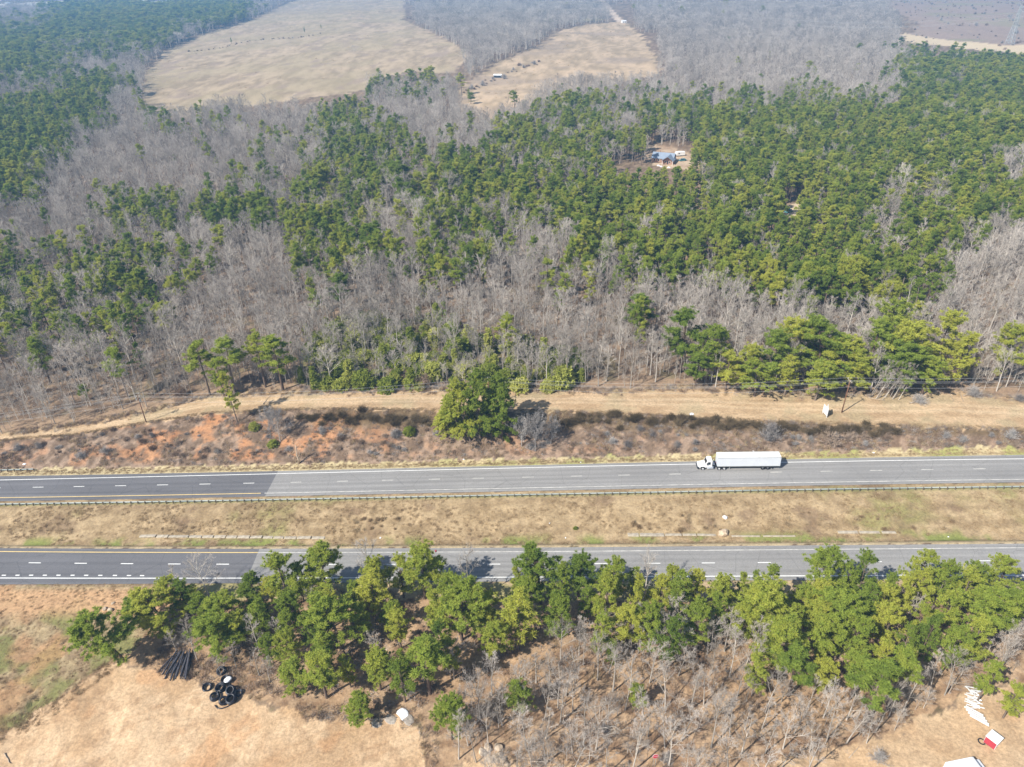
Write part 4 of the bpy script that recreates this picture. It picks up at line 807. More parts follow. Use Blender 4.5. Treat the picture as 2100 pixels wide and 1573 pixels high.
X_=rng.uniform(-160,160,9000); Y_=R2_FAR(X_)+1.2+(RAIL(X_)-R2_FAR(X_)-1.6)*rng.random(9000); kk=fbm(X_,Y_,4,7)>.42
cover('median_grass',TG,np.column_stack([X_,Y_,height(X_,Y_)])[kk],.6,1.5,'dry straw coloured grass covering the median','grass')
X_=rng.uniform(-165,165,5000); Y_=R1_FAR(X_)+.5+(BB(X_)-R1_FAR(X_))*rng.random(5000); X2=rng.uniform(-165,165,4000); Y2=BT(X2)+.2+1.2*rng.random(4000)**2
cover('verge_grass',TG,np.column_stack([np.r_[X_,X2],np.r_[Y_,Y2],height(np.r_[X_,X2],np.r_[Y_,Y2])]),.5,1.2,'straw coloured grass on the road verge and bench edge','grass')
W_ST=wpoly([(330,1225),(700,1205),(2150,1205),(2150,1340),(1560,1440),(960,1450),(620,1440),(330,1370)])
cover('strip_undergrowth',TB,region(W_ST,1500),.7,1.7,'twiggy undergrowth beneath the near strip pines','undergrowth')
cover('pile_brush',TB,region(wpoly([(300,1330),(420,1330),(560,1340),(600,1420),(520,1435),(400,1400),(300,1380)]),420),.6,1.4,'dry brush around the black pipes and coils','undergrowth')
cover('lot_fringe_brush',TB,region(wpoly([(600,1440),(740,1450),(840,1440),(900,1500),(900,1573),(870,1573),(860,1500),(740,1480),(620,1475)]),500),.5,1.3,'dry brush fringing the top of the dirt lot','undergrowth')
cover('brown_wood_undergrowth',TB,region(W_BW,1500),.3,.8,'dry leaf litter brush on the floor of the open brown wood','undergrowth')
cover('slope_grass',TG,region(W_LF,5000),.5,1.2,'short rough grass on the slope left of the strip','grass')
cover('lot_edge_grass',TG,region(wpoly([(235,1345),(262,1352),(70,1500),(20,1505),(0,1530),(-30,1500),(90,1440)]),1500),.6,1.4,'pale grass along the left edge of the dirt lot','grass')
cover('thicket_brush',TB,region(W_K,2600),.8,2.0,'tangled brown brush between the vines of the thicket','brush')
X_=rng.uniform(-150,160,1500); Y_=tl(X_)+rng.normal(.6,1.1,1500)
cover('treeline_brush',TB,np.column_stack([X_,Y_,height(X_,Y_)]),.6,1.6,'brown brush along the foot of the far treeline','brush')
def joined(pair,name):
    V=[];Fs=[];n=0;fm=[]
    for k,m_ in enumerate(pair):
        v=np.empty(len(m_.vertices)*3,np.float32); m_.vertices.foreach_get('co',v); li=np.empty(len(m_.loops),np.int32); m_.loops.foreach_get('vertex_index',li); lt=np.empty(len(m_.polygons),np.int32); m_.polygons.foreach_get('loop_total',lt); ls=np.concatenate([[0],np.cumsum(lt)[:-1]])
        for kk_ in np.unique(lt): f=li[ls[lt==kk_][:,None]+np.arange(kk_)[None]]; Fs.append(f+n); fm.append(np.full(len(f),k))
        V.append(v.reshape(-1,3)); n+=len(v)//3
    return mesh_from(name,np.concatenate(V),Fs,[pair[0].materials[0],pair[1].materials[0]],fm=np.concatenate(fm))
SAP=[joined(BARES[k],'sapling') for k in(0,2,4,5)]
m_=(cy<430)&inside&~open_&(codes!='.')&(codes!='#')&(u>-60)&(u<2160); rep_=2; Q=np.concatenate([np.column_stack([cx[m_]+rng.normal(0,2,m_.sum()),cy[m_]+rng.normal(0,2,m_.sum())]) for _ in range(rep_)]); Q=Q[Q[:,1]>tl(Q[:,0])+2.5]
cover('wood_saplings',SAP,np.column_stack([Q,height(Q[:,0],Q[:,1])]),.22,.48,'thin leafless saplings and brush filling the woods under the grey trees','undergrowth')
Q=region(W_BW,900); cover('brown_wood_saplings',SAP,Q[:120],.16,.34,'thin leafless saplings filling the open brown wood','undergrowth')
# ------------------------------------------------------------------ guardrail
def guardrail(fn,x0,x1,label,side=-1):
    xs=np.arange(x0,x1,1.9); y_=fn(xs); z_=height(xs,y_)
    g=empty('guardrail',((x0+x1)/2,float(fn((x0+x1)/2)),Z((x0+x1)/2,float(fn((x0+x1)/2)))),0,label,'guardrail'); gl=Vector(g.location)
    prof=[(0,.46),(.08,.50),(.08,.56),(0,.61),(0,.65),(.08,.70),(.08,.76),(0,.80)]
    def W(x,y,z): return Vector((x,y,z))-gl
    V=[];Fc=[];n=len(prof); th=.02
    for i in range(len(xs)):
        for p in prof: V.append(W(xs[i],y_[i]+.14+p[0],z_[i]+p[1]))
        for p in prof: V.append(W(xs[i],y_[i]+.14+p[0]-th,z_[i]+p[1]))
    m=2*n
    for i in range(len(xs)-1):
        for k in range(n-1):
            Fc.append((i*m+k,i*m+k+1,(i+1)*m+k+1,(i+1)*m+k)); Fc.append((i*m+n+k,(i+1)*m+n+k,(i+1)*m+n+k+1,i*m+n+k+1))
        Fc.append((i*m+n-1,i*m+2*n-1,(i+1)*m+2*n-1,(i+1)*m+n-1))
    mb=MB(); mb.add(V,Fc); mb.obj('rail',M['railsteel'],g)
    def post(): return MB().box(-.07,.07,-.1,.1,-.6,.78).box(-.06,.06,.1,.20,.5,.77)
    pm=post().mesh('post',M['post'])
    d_=np.hypot(xs,y_); o_=np.argsort(d_); near=set(o_[:99].tolist()); rest=MB()
    for i in range(len(xs)):
        w_=W(xs[i],y_[i]-.04,z_[i])
        if i in near: link('post',pm,g,w_)
        else: q=post(); rest.add([Vector(v)+w_ for v in q.V],q.F)
    if rest.V: tag(rest.obj('post',M['post'],g),kind='stuff')
M['railsteel']=mat('weathered_guardrail_steel',(.50,.53,.50),c2=(.33,.38,.36),rough=.5,scale=.08)
guardrail(RAIL,-150,150,'long steel guardrail on posts along the median side of the far road')
RL=line_fn([(-100,970),(0,968),(82,965.5)],height,1)
guardrail(RL,-210,float(gp(80,965.5)[0]),'short pale guardrail end beside the far road at the left photo edge')
# ------------------------------------------------------------------ semi truck
pf,pr_=unproj([1430.5,1599],[964.6,963.2],lambda x,y:base(x,y)+.05); d_=pr_-pf; ang=math.atan2(d_[1],d_[0]); LEN=float(np.hypot(d_[0],d_[1])); print('truck len',LEN)
nrm=np.array([-math.sin(ang),math.cos(ang)]); c0=pf[:2]+nrm*1.25
T=empty('semi_truck',(c0[0],c0[1],float(base(*c0))+.055),0,'white semi truck with long box trailer driving left on the far road','semi truck'); T.rotation_euler=(0,-math.atan2(float(base(pr_[0],pr_[1])-base(pf[0],pf[1])),LEN),ang); ks=LEN/21.3; T.scale=(ks,ks,ks)
hood=MB().prism([(.12,.75),(.05,1.30),(.30,1.55),(2.0,1.88),(2.0,.75)],-.98,.98,[.12,.18,.25,.12,0]); hood.obj('hood',M['white'],T,bevel=.05)
for y0,y1 in((-1.22,-.80),(.80,1.22)): MB().prism([(.45,.70),(.55,1.12),(.95,1.28),(1.65,1.28),(1.95,1.1),(2.1,.72),(1.95,.72),(1.75,1.05),(1.5,1.12),(1.05,1.12),(.78,1.0),(.68,.70)],y0,y1).obj('fender',M['white'],T,bevel=.02)
cab=MB().prism([(1.95,.75),(1.95,1.86),(2.42,2.78),(2.75,2.98),(3.62,2.98),(3.72,2.8),(3.72,.75)],-1.17,1.17,[0,0,.12,.15,.15,.10,0]).obj('cab',M['white'],T,bevel=.04)
MB().add([(1.99,-.98,1.92),(1.99,.98,1.92),(2.38,.88,2.70),(2.38,-.88,2.70),(1.96,-.98,1.90),(1.96,.98,1.90),(2.34,.88,2.72),(2.34,-.88,2.72)],[(0,1,2,3),(7,6,5,4),(0,4,5,1),(1,5,6,2),(2,6,7,3),(3,7,4,0)]).obj('windshield',M['glass'],T)
for sg in(-1,1): MB().add([(2.45,sg*1.175,1.75),(3.25,sg*1.175,1.75),(3.25,sg*1.10,2.48),(2.62,sg*1.10,2.48),(2.45,sg*1.15,1.75),(3.25,sg*1.15,1.75),(3.25,sg*1.05,2.48),(2.62,sg*1.05,2.48)],[(0,1,2,3),(7,6,5,4),(0,4,5,1),(1,5,6,2),(2,6,7,3),(3,7,4,0)]).obj('side_window',M['glass'],T)
for sg in(-1,1): MB().box(2.28,2.42,sg*1.38-.09,sg*1.38+.09,1.85,2.45).tube([(2.35,sg*1.1,2.0),(2.35,sg*1.38,2.0)],.02).obj('mirror',M['darkmetal'],T)
MB().box(-.12,.18,-1.15,1.15,.42,.78).obj('bumper',M['darkmetal'],T,bevel=.04)
MB().box(.0,.09,-.55,.55,.82,1.30).obj('grille',M['chrome'],T,bevel=.02)
for sg in(-1,1): MB().box(.12,.30,sg*.92-.14,sg*.92+.14,.98,1.18).obj('headlight',M['porcelain'],T,bevel=.03)
MB().box(1.0,8.2,-.45,-.28,.72,1.0).box(1.0,8.2,.28,.45,.72,1.0).box(3.75,4.4,-.5,.5,.95,1.05).box(5.3,6.7,-.5,.5,1.0,1.14).obj('chassis',M['darkmetal'],T)
for sg in(-1,1): MB().lathe([(0,2.7),(.30,2.72),(.33,2.8),(.33,4.0),(.30,4.08),(0,4.1)],(0,sg*.92,.72),'x').obj('fuel_tank',M['tank'],T,smooth=True)
MB().box(2.5,4.1,-1.2,-.95,.45,.55).box(2.5,4.1,.95,1.2,.45,.55).obj('step',M['white'],T,bevel=.01)
MB().tube([(3.86,-.85,.9),(3.86,-.85,3.1),(3.95,-.85,3.25)],.07,10).obj('exhaust_stack',M['chrome'],T,smooth=True)
MB().box(3.9,4.5,-.42,.42,1.06,1.45).obj('battery_box',M['tank'],T,bevel=.03)
MB().tube([(3.8,.1,1.6),(4.4,.0,1.3),(5.0,.1,1.7)],.03,6).obj('air_hose',M['red'],T)
TR=link('trailer',MB().box(5.0,21.25,-1.28,1.28,1.22,4.02).mesh('trailer_box',M['trailer'],.03),T)
MB().box(5.06,21.19,-1.24,1.24,4.0,4.06).obj('trailer_roof',M['roofwhite'],TR,bevel=.01)
rb=MB()
for k in range(27):
    for sg in(-1,1): x_=5.4+k*.595; rb.box(x_,x_+.025,sg*1.29-.008,sg*1.29+.008,1.35,3.95)
rb.obj('panel_seam',M['porcelain'],TR)
MB().box(5.0,21.27,-1.31,-1.27,1.18,1.34).box(5.0,21.27,1.27,1.31,1.18,1.34).box(5.0,21.27,-1.31,-1.27,3.93,4.07).box(5.0,21.27,1.27,1.31,3.93,4.07).obj('side_rail',M['steel'],TR)
MB().box(21.26,21.31,-1.2,-.02,1.3,3.9).box(21.26,21.31,.02,1.2,1.3,3.9).obj('rear_door',M['white'],TR)
MB().box(7.5,21.0,-.5,-.35,.95,1.21).box(7.5,21.0,.35,.5,.95,1.21).box(21.05,21.15,-1.1,1.1,.5,.6).box(21.05,21.15,-.9,-.8,.6,1.2).box(21.05,21.15,.8,.9,.6,1.2).obj('underframe',M['darkmetal'],TR)
for sg in(-1,1): MB().box(8.3,8.42,sg*.95-.06,sg*.95+.06,.35,1.22).box(8.22,8.5,sg*.95-.12,sg*.95+.12,.30,.36).obj('landing_leg',M['steel'],TR)
for sg in(-1,1): MB().box(19.25,19.27,sg*.95-.3,sg*.95+.3,.3,1.2).obj('mud_flap',M['rubber'],TR)
for sg in(-1,1): MB().box(21.3,21.34,sg*.95-.1,sg*.95+.1,1.2,1.3).obj('tail_light',M['red'],TR)
ty=MB().lathe([(.28,-.14),(.47,-.15),(.52,-.10),(.52,.10),(.47,.15),(.28,.14)],axis='y',n=24).mesh('tyre',M['rubber'],smooth=True)
rm=MB().lathe([(.0,-.06),(.10,-.12),(.12,-.05),(.24,-.05),(.29,-.13)],axis='y',n=24).lathe([(.29,.13),(.24,.05),(0,.05)],axis='y',n=24).mesh('rim',M['chrome'],smooth=True)
for x_,dual,par in((1.3,0,T),(5.55,1,T),(6.85,1,T),(16.9,1,TR),(18.2,1,TR)):
    for sg in(-1,1):
        wv=link('wheel' ,ty,par,(x_,sg*(1.08 if not dual else 1.12),.52)) if par is TR else None
        if par is TR:
            pass
        else:
            wv=empty('wheel',(x_,sg*(1.08 if not dual else 1.12),.52)); wv.parent=T; link('tyre',ty,wv)
            r_=link('rim',rm,wv)
            if sg>0: r_.rotation_euler.z=math.pi
            if dual: link('tyre',ty,wv,(0,-sg*.33,0))
# trailer rims and inner tyres are parts of the trailer's wheel meshes
for o in list(TR.children):
    if o.name.startswith('wheel'):
        sg=1 if o.location.y>0 else -1
        m2=MB(); q=MB().lathe([(.28,-.14),(.47,-.15),(.52,-.10),(.52,.10),(.47,.15),(.28,.14)],(0,0,0),'y',24); m2.add(q.V,q.F); m2.add([(a,b-sg*.33,c) for a,b,c in q.V],q.F)
        mm=m2.mesh('wheel',M['rubber'],smooth=True); mm.materials.append(M['chrome']); nb_=len(mm.polygons)
        q=MB().lathe([(.0,-.06),(.10,-.12),(.12,-.05),(.24,-.05),(.29,-.13)],(0,0,0),'y',24); q2=MB(); q2.V=m2.V[:];q2.F=m2.F[:]; q2.add([(a,-sg*b*-1 if sg<0 else -b,c) for a,b,c in q.V],q.F)
        mm=q2.mesh('wheel',M['rubber'],smooth=True); mm.materials.append(M['chrome'])
        for p in mm.polygons:
            if p.index>=nb_: p.material_index=1
        o.data=mm
# ------------------------------------------------------------------ utility poles and wires
def pole(px,py,h,label,arms=1):
    p=gp(px,py); e=empty('utility_pole',p,0.06,label,'utility pole','utility poles along the bench')
    MB().tube([(0,0,-.8),(0,0,h*.5),(0,0,h)],.17,10,.11).obj('shaft',M['pole'],e,smooth=True)
    tops=[]
    for a in range(arms):
        za=h-.35-a*.9
        MB().box(-.06-.1,.06-.1,-1.2,1.2,za-.06,za+.06).tube([(-.1,-.7,za-.05),(-.1,0,za-.6)],.02,5).tube([(-.1,.7,za-.05),(-.1,0,za-.6)],.02,5).obj('crossarm',M['deadwood'] ,e)
        for yy_ in(-1.1,-.45,1.1) if a==0 else(-1.1,1.1):
            MB().lathe([(0,0),(.07,.02),(.07,.1),(.04,.14),(.08,.18),(.05,.26),(0,.28)],(-.1,yy_,za+.06),n=10).obj('insulator',M['porcelain'],e,smooth=True)
    if arms>1: MB().lathe([(0,0),(.22,.02),(.24,.1),(.24,.75),(.2,.82),(0,.84)],(.35,0,h-2.4),n=14).obj('transformer',M['steel'],e,smooth=True)
    c,s_=math.cos(.06),math.sin(.06)
    for yy_ in(-1.1,-.45,1.1): tops.append(Vector((p[0]-.1*c-yy_*s_,p[1]-.1*s_+yy_*c,p[2]+h-.35+.33)))
    tops.append(Vector((p[0],p[1]-.18,p[2]+h-2.2))); return tops
t1=pole(300,866,9.6,'left utility pole standing on the bank with double white crossarms',2)
t2=pole(1003,836,9.6,'utility pole hidden behind the dense bank pines')
t3=pole(1726,846,10.6,'reddish utility pole on the bench beside the white board sign')
dirR=(t3[0]-t2[0])
def wire(a,b,sag,label):
    n_=26; mb=MB(); mid=(a+b)/2
    mb.tube([tuple(a+(b-a)*k/n_-Vector((0,0,sag*4*(k/n_)*(1-k/n_)))-mid) for k in range(n_+1)],.022,4); tag(mb.obj('power_wire',M['wire'],None,loc=mid),label,'power wire','power wires along the bench')
nm=['front crossarm','second crossarm','back crossarm','lower neutral']
for k in range(4):
    wire(t1[k],t2[k],2.0,f'thin {nm[k]} wire from the left pole to the bank pines'); wire(t2[k],t3[k],2.2,f'thin {nm[k]} wire from the bank pines to the right pole'); wire(t3[k],t3[k]+Vector((95,-3,5)),2.2,f'thin {nm[k]} wire leaving the right pole to the right'); wire(t1[k]-Vector((110,6,8)),t1[k],2.2,f'thin {nm[k]} wire leaving the left pole to the left')
# ------------------------------------------------------------------ board sign on the bench
p=gp(1695,857); e=empty('board_sign',p,0,'white folded board sign standing on the bench left of the right pole','sign')
for sg,a in((-1,0.10),(1,-0.32)):
    q=MB().box(-.05,.05,0,2.5,.55,2.95); o=q.obj('board',M['white'],e); o.rotation_euler.z=a; 
for y_,x_ in((.1,0),(2.3,-.22),(2.3,.7)): MB().box(x_-.06,x_+.06,y_-.06,y_+.06,-.4,2.6).obj('post',M['white'],e)
def crumple(name,px,py,r,m,label,cat,group=None,flat=1.0,seed=0,kind=None):
    rg=np.random.default_rng(seed); V=[];n=10
    import bmesh
    bm=bmesh.new(); bmesh.ops.create_icosphere(bm,subdivisions=2,radius=1)
    for v in bm.verts:
        k=.75+.5*float(vnoise(np.array([v.co.x*1.7+seed*3.1+9]),np.array([v.co.y*1.7+v.co.z*2+seed+20]))[0]); v.co=Vector((v.co.x*k*r*rg.uniform(.95,1.05),v.co.y*k*r*.8,v.co.z*k*r*flat))
    me=D.meshes.new(name); bm.to_mesh(me); bm.free(); me.materials.append(m)
    p=gp(px,py); o=link(name,me,None,(p[0],p[1],p[2]+r*flat*.35),seed*1.3); tag(o,label,cat,group); return o
crumple('litter_sheet',1419,849,.75,M['plastic'],'crumpled white sheet lying on the bench behind the truck','litter',flat=.18,seed=3)
crumple('white_bag',1487,1062,.62,M['plastic'],'white bag lying in the median above the pale boulder','bag',flat=.7,seed=4)
crumple('boulder',1483,1096,1.35,M['rock'],'pale boulder at the end of the right concrete ditch','boulder',flat=.8,seed=5)
for k,(a,b_,r,lb) in enumerate([(1127,1073,.2,'white scrap in the median grass above the green patch'),(780,1103,.25,'white scrap by the near road below the brown patch'),(50,952,.5,'white rag on the far left slope'),(1191,960-12,.2,'white scrap on the verge left of the truck'),(951,942,.25,'white scrap at the bank foot below the bank pines'),(1545,925,.3,'pale scrap on the verge above the trailer'),(1791,928,.35,'yellow-white scrap on the verge right of the truck'),(1945,1101,.2,'white scrap beside the ditch at right'),(1160,1103,.2,'white scrap on the near road verge')]): crumple('litter',a,b_,r,M['plastic'],lb,'litter','scraps of litter',flat=.3,seed=10+k)
# ------------------------------------------------------------------ concrete ditch slabs
def slab(px0,px1,py,label,wd=.9,dy=0):
    a=gp(px0,py);b=gp(px1,py+dy); d=b-a; L_=float(np.hypot(d[0],d[1]))-.12; e=MB().prism([(0,-.12),(0,.06),(.08,.10),(L_-.1,.10),(L_,.05),(L_,-.12)],-wd/2,wd/2,[0,.02,.06,.05,.02,0])
    o=e.obj('concrete_slab',M['concrete'],None,bevel=.02,loc=((a[0]),a[1],a[2]+.10)); o.rotation_euler=(rng.normal(-.12,.06),-math.atan2(d[2],L_)+rng.normal(0,.015),math.atan2(d[1],d[0])); tag(o,label,'concrete slab','concrete ditch slabs in the median')
xs_=[287,322,347,389,416,440,465,488,514,540,562,584,610,640,668]
for i in range(14): slab(xs_[i],xs_[i+1]-1,1100+i*.25,f'concrete slab in the left ditch row, {ordw(i+1)} from left',.95)
xs_=[1287,1312,1364,1400,1430,1470]
for i in range(5): slab(xs_[i],xs_[i+1]-1,1097,f'concrete slab in the ditch left of the boulder, {ordw(i+1)} from left',1.3 if i<2 else .8)
for i,(a,b_) in enumerate([(1500,1560),(1565,1632),(1718,1760),(1762,1805),(1808,1838)]): slab(a,b_,1100 if i<2 else 1092,f'broken concrete slab in the ditch right of the boulder, {ordw(i+1)} from left',.45 if i<2 else .9)
# ------------------------------------------------------------------ stop sign
p=gp(1341,1572); e=empty('stop_sign',p,0,'red STOP sign on two posts among bare trees at the bottom','stop sign'); hs=2.9
n_=8; an=[math.pi/8+k*math.pi/4 for k in range(8)]
def octo(r,y0,y1): V=[(r*math.cos(a),y,r*math.sin(a)+hs) for y in(y0,y1) for a in an]; return MB().add(V,[tuple(range(8)),tuple(range(15,7,-1))]+[((i+1)%8,i,8+i,8+(i+1)%8) for i in range(8)])
octo(.56,0,.03).obj('border',M['white'],e); octo(.52,-.012,.02).obj('plate',M['signred'],e)
cu=D.curves.new('lettering','FONT'); cu.body='STOP'; cu.size=.40; cu.align_x='CENTER'; cu.align_y='CENTER'; cu.extrude=.004; to=D.objects.new('t',cu); tm=D.meshes.new_from_object(to); D.objects.remove(to); tm.materials.clear(); tm.materials.append(M['white'])
o=link('lettering',tm,e,(0,-.018,hs)); o.rotation_euler=(math.pi/2,0,0)
for x_ in(-.17,.17): MB().box(x_-.035,x_+.035,.03,.09,-.5,3.2).obj('post',M['steel'],e)
e.rotation_euler=(0,0,.1)
# ------------------------------------------------------------------ red and white box, ring, van
p=gp(2033,1524); e=empty('storage_box',p,math.radians(33),'red and white box standing on the dirt at the bottom right','storage box'); e.scale=(.95,.95,.95)
MB().box(-1.05,1.05,-.95,.95,.12,1.75).obj('body',M['white'],e,bevel=.03); MB().box(-1.09,-1.055,-.9,.9,.2,1.68).obj('red_panel',M['red'],e); MB().box(-1.12,1.12,-1.02,1.02,1.76,1.86).obj('roof',M['roofwhite'],e,bevel=.02); MB().box(1.055,1.09,-.9,.9,.2,1.68).obj('painted_shade',M['darkmetal'],e)  # the shadow at the box's right is put in as a dark sheet
for x_ in(-.8,.8): MB().box(x_-.1,x_+.1,-.9,.9,-.1,.12).obj('skid',M['post'],e)
def ring(px,py,R_,r_,m,label,cat,grp=None,turns=1,name='hose_coil',tilt=(0,0),dz=0):
    mb=MB()
    for t_ in range(turns):
        rr=R_-(t_%2)*r_*1.1; V=[];N1=28;N2=8
        for i in range(N1):
            a=2*math.pi*i/N1
            for k in range(N2):
                b_=2*math.pi*k/N2; V.append(((rr+r_*math.cos(b_))*math.cos(a),(rr+r_*math.cos(b_))*math.sin(a),r_*math.sin(b_)+r_+t_*r_*1.7))
        mb.add(V,[(i*N2+k,((i+1)%N1)*N2+k,((i+1)%N1)*N2+(k+1)%N2,i*N2+(k+1)%N2) for i in range(N1) for k in range(N2)])
    p=gp(px,py); o=mb.obj(name,m,None,smooth=True,loc=(p[0],p[1],p[2]-.03+dz)); o.rotation_euler=(tilt[0],tilt[1],0); return tag(o,label,cat,grp)
ring(2013,1521,.52,.10,M['rubber'],'black tyre lying on the dirt beside the red and white box','tyre',name='tyre')
def vehicle(px,py,rz,L_,W_,H_,paint,label,cat,van=False,name='car'):
    p=gp(px,py); e=empty(name,p,rz,label,cat)
    if van: pr=[(-L_/2,.35),(-L_/2,.95),(-L_/2+.9,1.15),(-L_/2+1.5,H_-.1),(-L_/2+1.9,H_),(L_/2-.1,H_),(L_/2,H_-.2),(L_/2,.35)]; cabp=None
    else: pr=[(-L_/2,.35),(-L_/2,.75),(-L_/2+.25,.88),(L_/2-.1,.95),(L_/2,.8),(L_/2,.35)]; cabp=[(-L_/2+1.0,.86),(-L_/2+1.7,H_-.04),(-L_/2+2.1,H_),(L_/2-1.1,H_),(L_/2-.45,.92)]
    MB().prism(pr,-W_/2,W_/2,[.06]*len(pr)).obj('body',paint,e,bevel=.05)
    if cabp:
        MB().prism(cabp,-W_/2+.1,W_/2-.1,[0,.14,.15,.15,0]).obj('windows',M['glass'],e,bevel=.03)
        MB().prism([(-L_/2+1.72,H_-.03),(-L_/2+2.1,H_+.025),(L_/2-1.1,H_+.025),(L_/2-1.0,H_-.03)],-W_/2+.24,W_/2-.24).obj('roof',paint,e,bevel=.02)
    else:
        MB().add([(-L_/2+.93,-W_/2+.15,1.2),(-L_/2+.93,W_/2-.15,1.2),(-L_/2+1.50,W_/2-.2,H_-.12),(-L_/2+1.50,-W_/2+.2,H_-.12)],[(0,1,2,3)]).obj('windshield',M['glass'],e).location.z=.03
        MB().box(-L_/2+3.2,-L_/2+4.0,-.4,.4,H_,H_+.12).obj('roof_vent',M['porcelain'],e,bevel=.03)
        for sg in(-1,1): MB().box(-L_/2+1.6,-L_/2+2.5,sg*(W_/2-.055)-.02,sg*(W_/2-.055)+.02,1.3,H_-.3).obj('side_window',M['glass'],e)
    for x_ in(-L_/2+.85,L_/2-.9):
        for sg in(-1,1): MB().lathe([(0,-.1),(.18,-.11),(.30,-.11),(.34,-.07),(.34,.07),(.30,.11),(0,.11)],(x_,sg*(W_/2-.12),.34),'y',16).obj('wheel',M['rubber'],e,smooth=True)
    return e
vehicle(1976,1583,math.radians(190),6.6,2.1,2.2,M['white'],'white van with dark windshield cut by the bottom photo edge','van',True,'van')
# ------------------------------------------------------------------ pipes and coils on the lot
def pipe(pa,pb,r,m,label,grp,name='pipe',lift=0):
    a=gp(*pa);b=gp(*pb); mid=(a+b)/2; mid[2]=max(mid[2],(a[2]+b[2])/2)+r+lift; d=b-a; L_=float(np.linalg.norm(d)); prof=[(r*.8,-L_/2),(r,-L_/2)]
    nrib=int(L_/.25)
    for k in range(nrib): z0=-L_/2+L_*k/nrib; prof+=[(r,z0+.04),(r,z0+.14),(r*.9,z0+.17),(r*.9,z0+.22)]
    prof+=[(r,L_/2),(r*.8,L_/2)]
    o=MB().lathe(prof,(0,0,0),'x',10).obj(name,m,None,smooth=True,loc=mid); o.rotation_euler=(0,-math.asin(d[2]/L_),math.atan2(d[1],d[0])); return tag(o,label,'pipe',grp)
for k in range(17):
    t=k/16; a=(333+52*t+rng.normal(0,3),1384+8*t+rng.normal(0,6)-6*abs(t-.5)); b_=(362+34*t+rng.normal(0,2),1338+3*t+rng.normal(0,4))
    pipe(a,b_,.17,M['blackpile'],f'black corrugated pipe in the pile under the strip edge, {ordw(k+1)} from left','black corrugated pipes in the pile',lift=.3*(k%2)+.25*(k%3==0))
for k,(a,b_,R_,lb) in enumerate([(440,1431,.78,'large black hose coil at the front left of the coil heap'),(458,1438,.72,'black hose coil at the front of the coil heap'),(476,1436,.85,'largest black hose coil at the front right of the coil heap'),(425,1411,.75,'black hose coil half under the pine bough, left of the heap'),(455,1413,.8,'black hose coil behind the front coils'),(476,1416,.8,'black hose coil at the right of the white sheet'),(463,1395,.7,'black hose coil behind the white sheet'),(458,1376,.75,'rearmost black hose coil under the twisted tree'),(490,1423,.6,'small black hose coil at the right end of the heap')]): ring(a,b_,R_*1.05,.12,M['hdpe'],lb,'hose coil','black hose coils',turns=int(rng.integers(3,7)),tilt=(rng.normal(.15,.22),rng.normal(0,.22)))
crumple('plastic_sheet',469,1399,.75,M['plastic'],'white sheet lying on the black hose coils','plastic sheet',flat=.35,seed=8).location.z+=.75
P_=gp(np.array([441,446,455,466,478]),np.array([1447,1453,1454,1450,1444])); mid=P_.mean(0); MB().tube([tuple(q-mid+[0,0,.12]) for q in P_],.11,8).obj('hose',M['hdpe'],None,smooth=True,loc=mid); o=[x for x in col.objects if x.name=='hose'][0]; tag(o,'loose black hose end curling onto the dirt below the coils','hose')
# white pipe stack
for k in range(12):
    t=k/11; a=(1984-3+0*t+16*(t-.5)*-1*0+(-6+ -0)*0,0); q0=(1981+ (1-t)*-4+ t*10, 1450+t*22); q1=(q0[0]+36,q0[1]+20)
    pipe(q0,q1,.13,M['pvc'],f'white pipe in the neat front bundle, {ordw(k+1)} from the back','white pipes in the front bundle',lift=.28*(k%3!=0)+.25*(k%3==1))
for k in range(26):
    c=(1983+18*rng.random()+k*.3,1412+k*1.7); a_=rng.normal(.45,.35); l_=rng.uniform(9,17)
    pipe((c[0]-l_*math.cos(a_),c[1]-l_*.7*math.sin(a_)),(c[0]+l_*math.cos(a_),c[1]+l_*.7*math.sin(a_)),.11,M['pvc'],f'white pipe in the loose heap behind the bundle, {ordw(k+1)} from the back','white pipes in the loose heap',lift=rng.uniform(0,.6))
# ------------------------------------------------------------------ rocks, heap, logs, stumps
for k in range(11):
    crumple('boulder',218+12*k+rng.normal(0,4),1248-1.2*k+rng.normal(0,9),rng.uniform(.45,1.0),M['palerock'],f'pale boulder in the row left of the strip, {ordw(k+1)} from left','boulder','pale boulders at the strip end',flat=.6,seed=30+k)
for k in range(8): crumple('boulder',990+7*k+rng.normal(0,5),1548+rng.normal(0,13),rng.uniform(.5,1.2),M['palerock'],f'pale boulder in the pile at the bottom edge, {ordw(k+1)} from left','boulder','pale boulders at the bottom edge',flat=.7,seed=50+k)
crumple('plastic_sheet',828,1465,1.3,M['plastic'],'blue-white sheet on the slash heap at the top of the lot','plastic sheet',flat=.3,seed=9)
for k,(a,b_) in enumerate([(800,1476),(775,1482),(838,1478)]): crumple('ash_heap',a,b_,1.2,M['greyheap'],f'pale ash heap by the slash, {ordw(k+1)} in its row','ash heap','pale ash heaps',flat=.16,seed=60+k)
def log(a,b_,r,label,m=None,grp='fallen logs'):
    A=gp(*a);B=gp(*b_);mid=(A+B)/2; n_=5; P=[A+(B-A)*k/n_+np.array([0,0,r])+rng.normal(0,r*.5,3)*[1,1,.2] for k in range(n_+1)]
    o=MB().tube([tuple(q-mid) for q in P],r,7,r*.45).obj('fallen_log',m or M['deadwood'],None,smooth=True,loc=mid); tag(o,label,'log',grp)
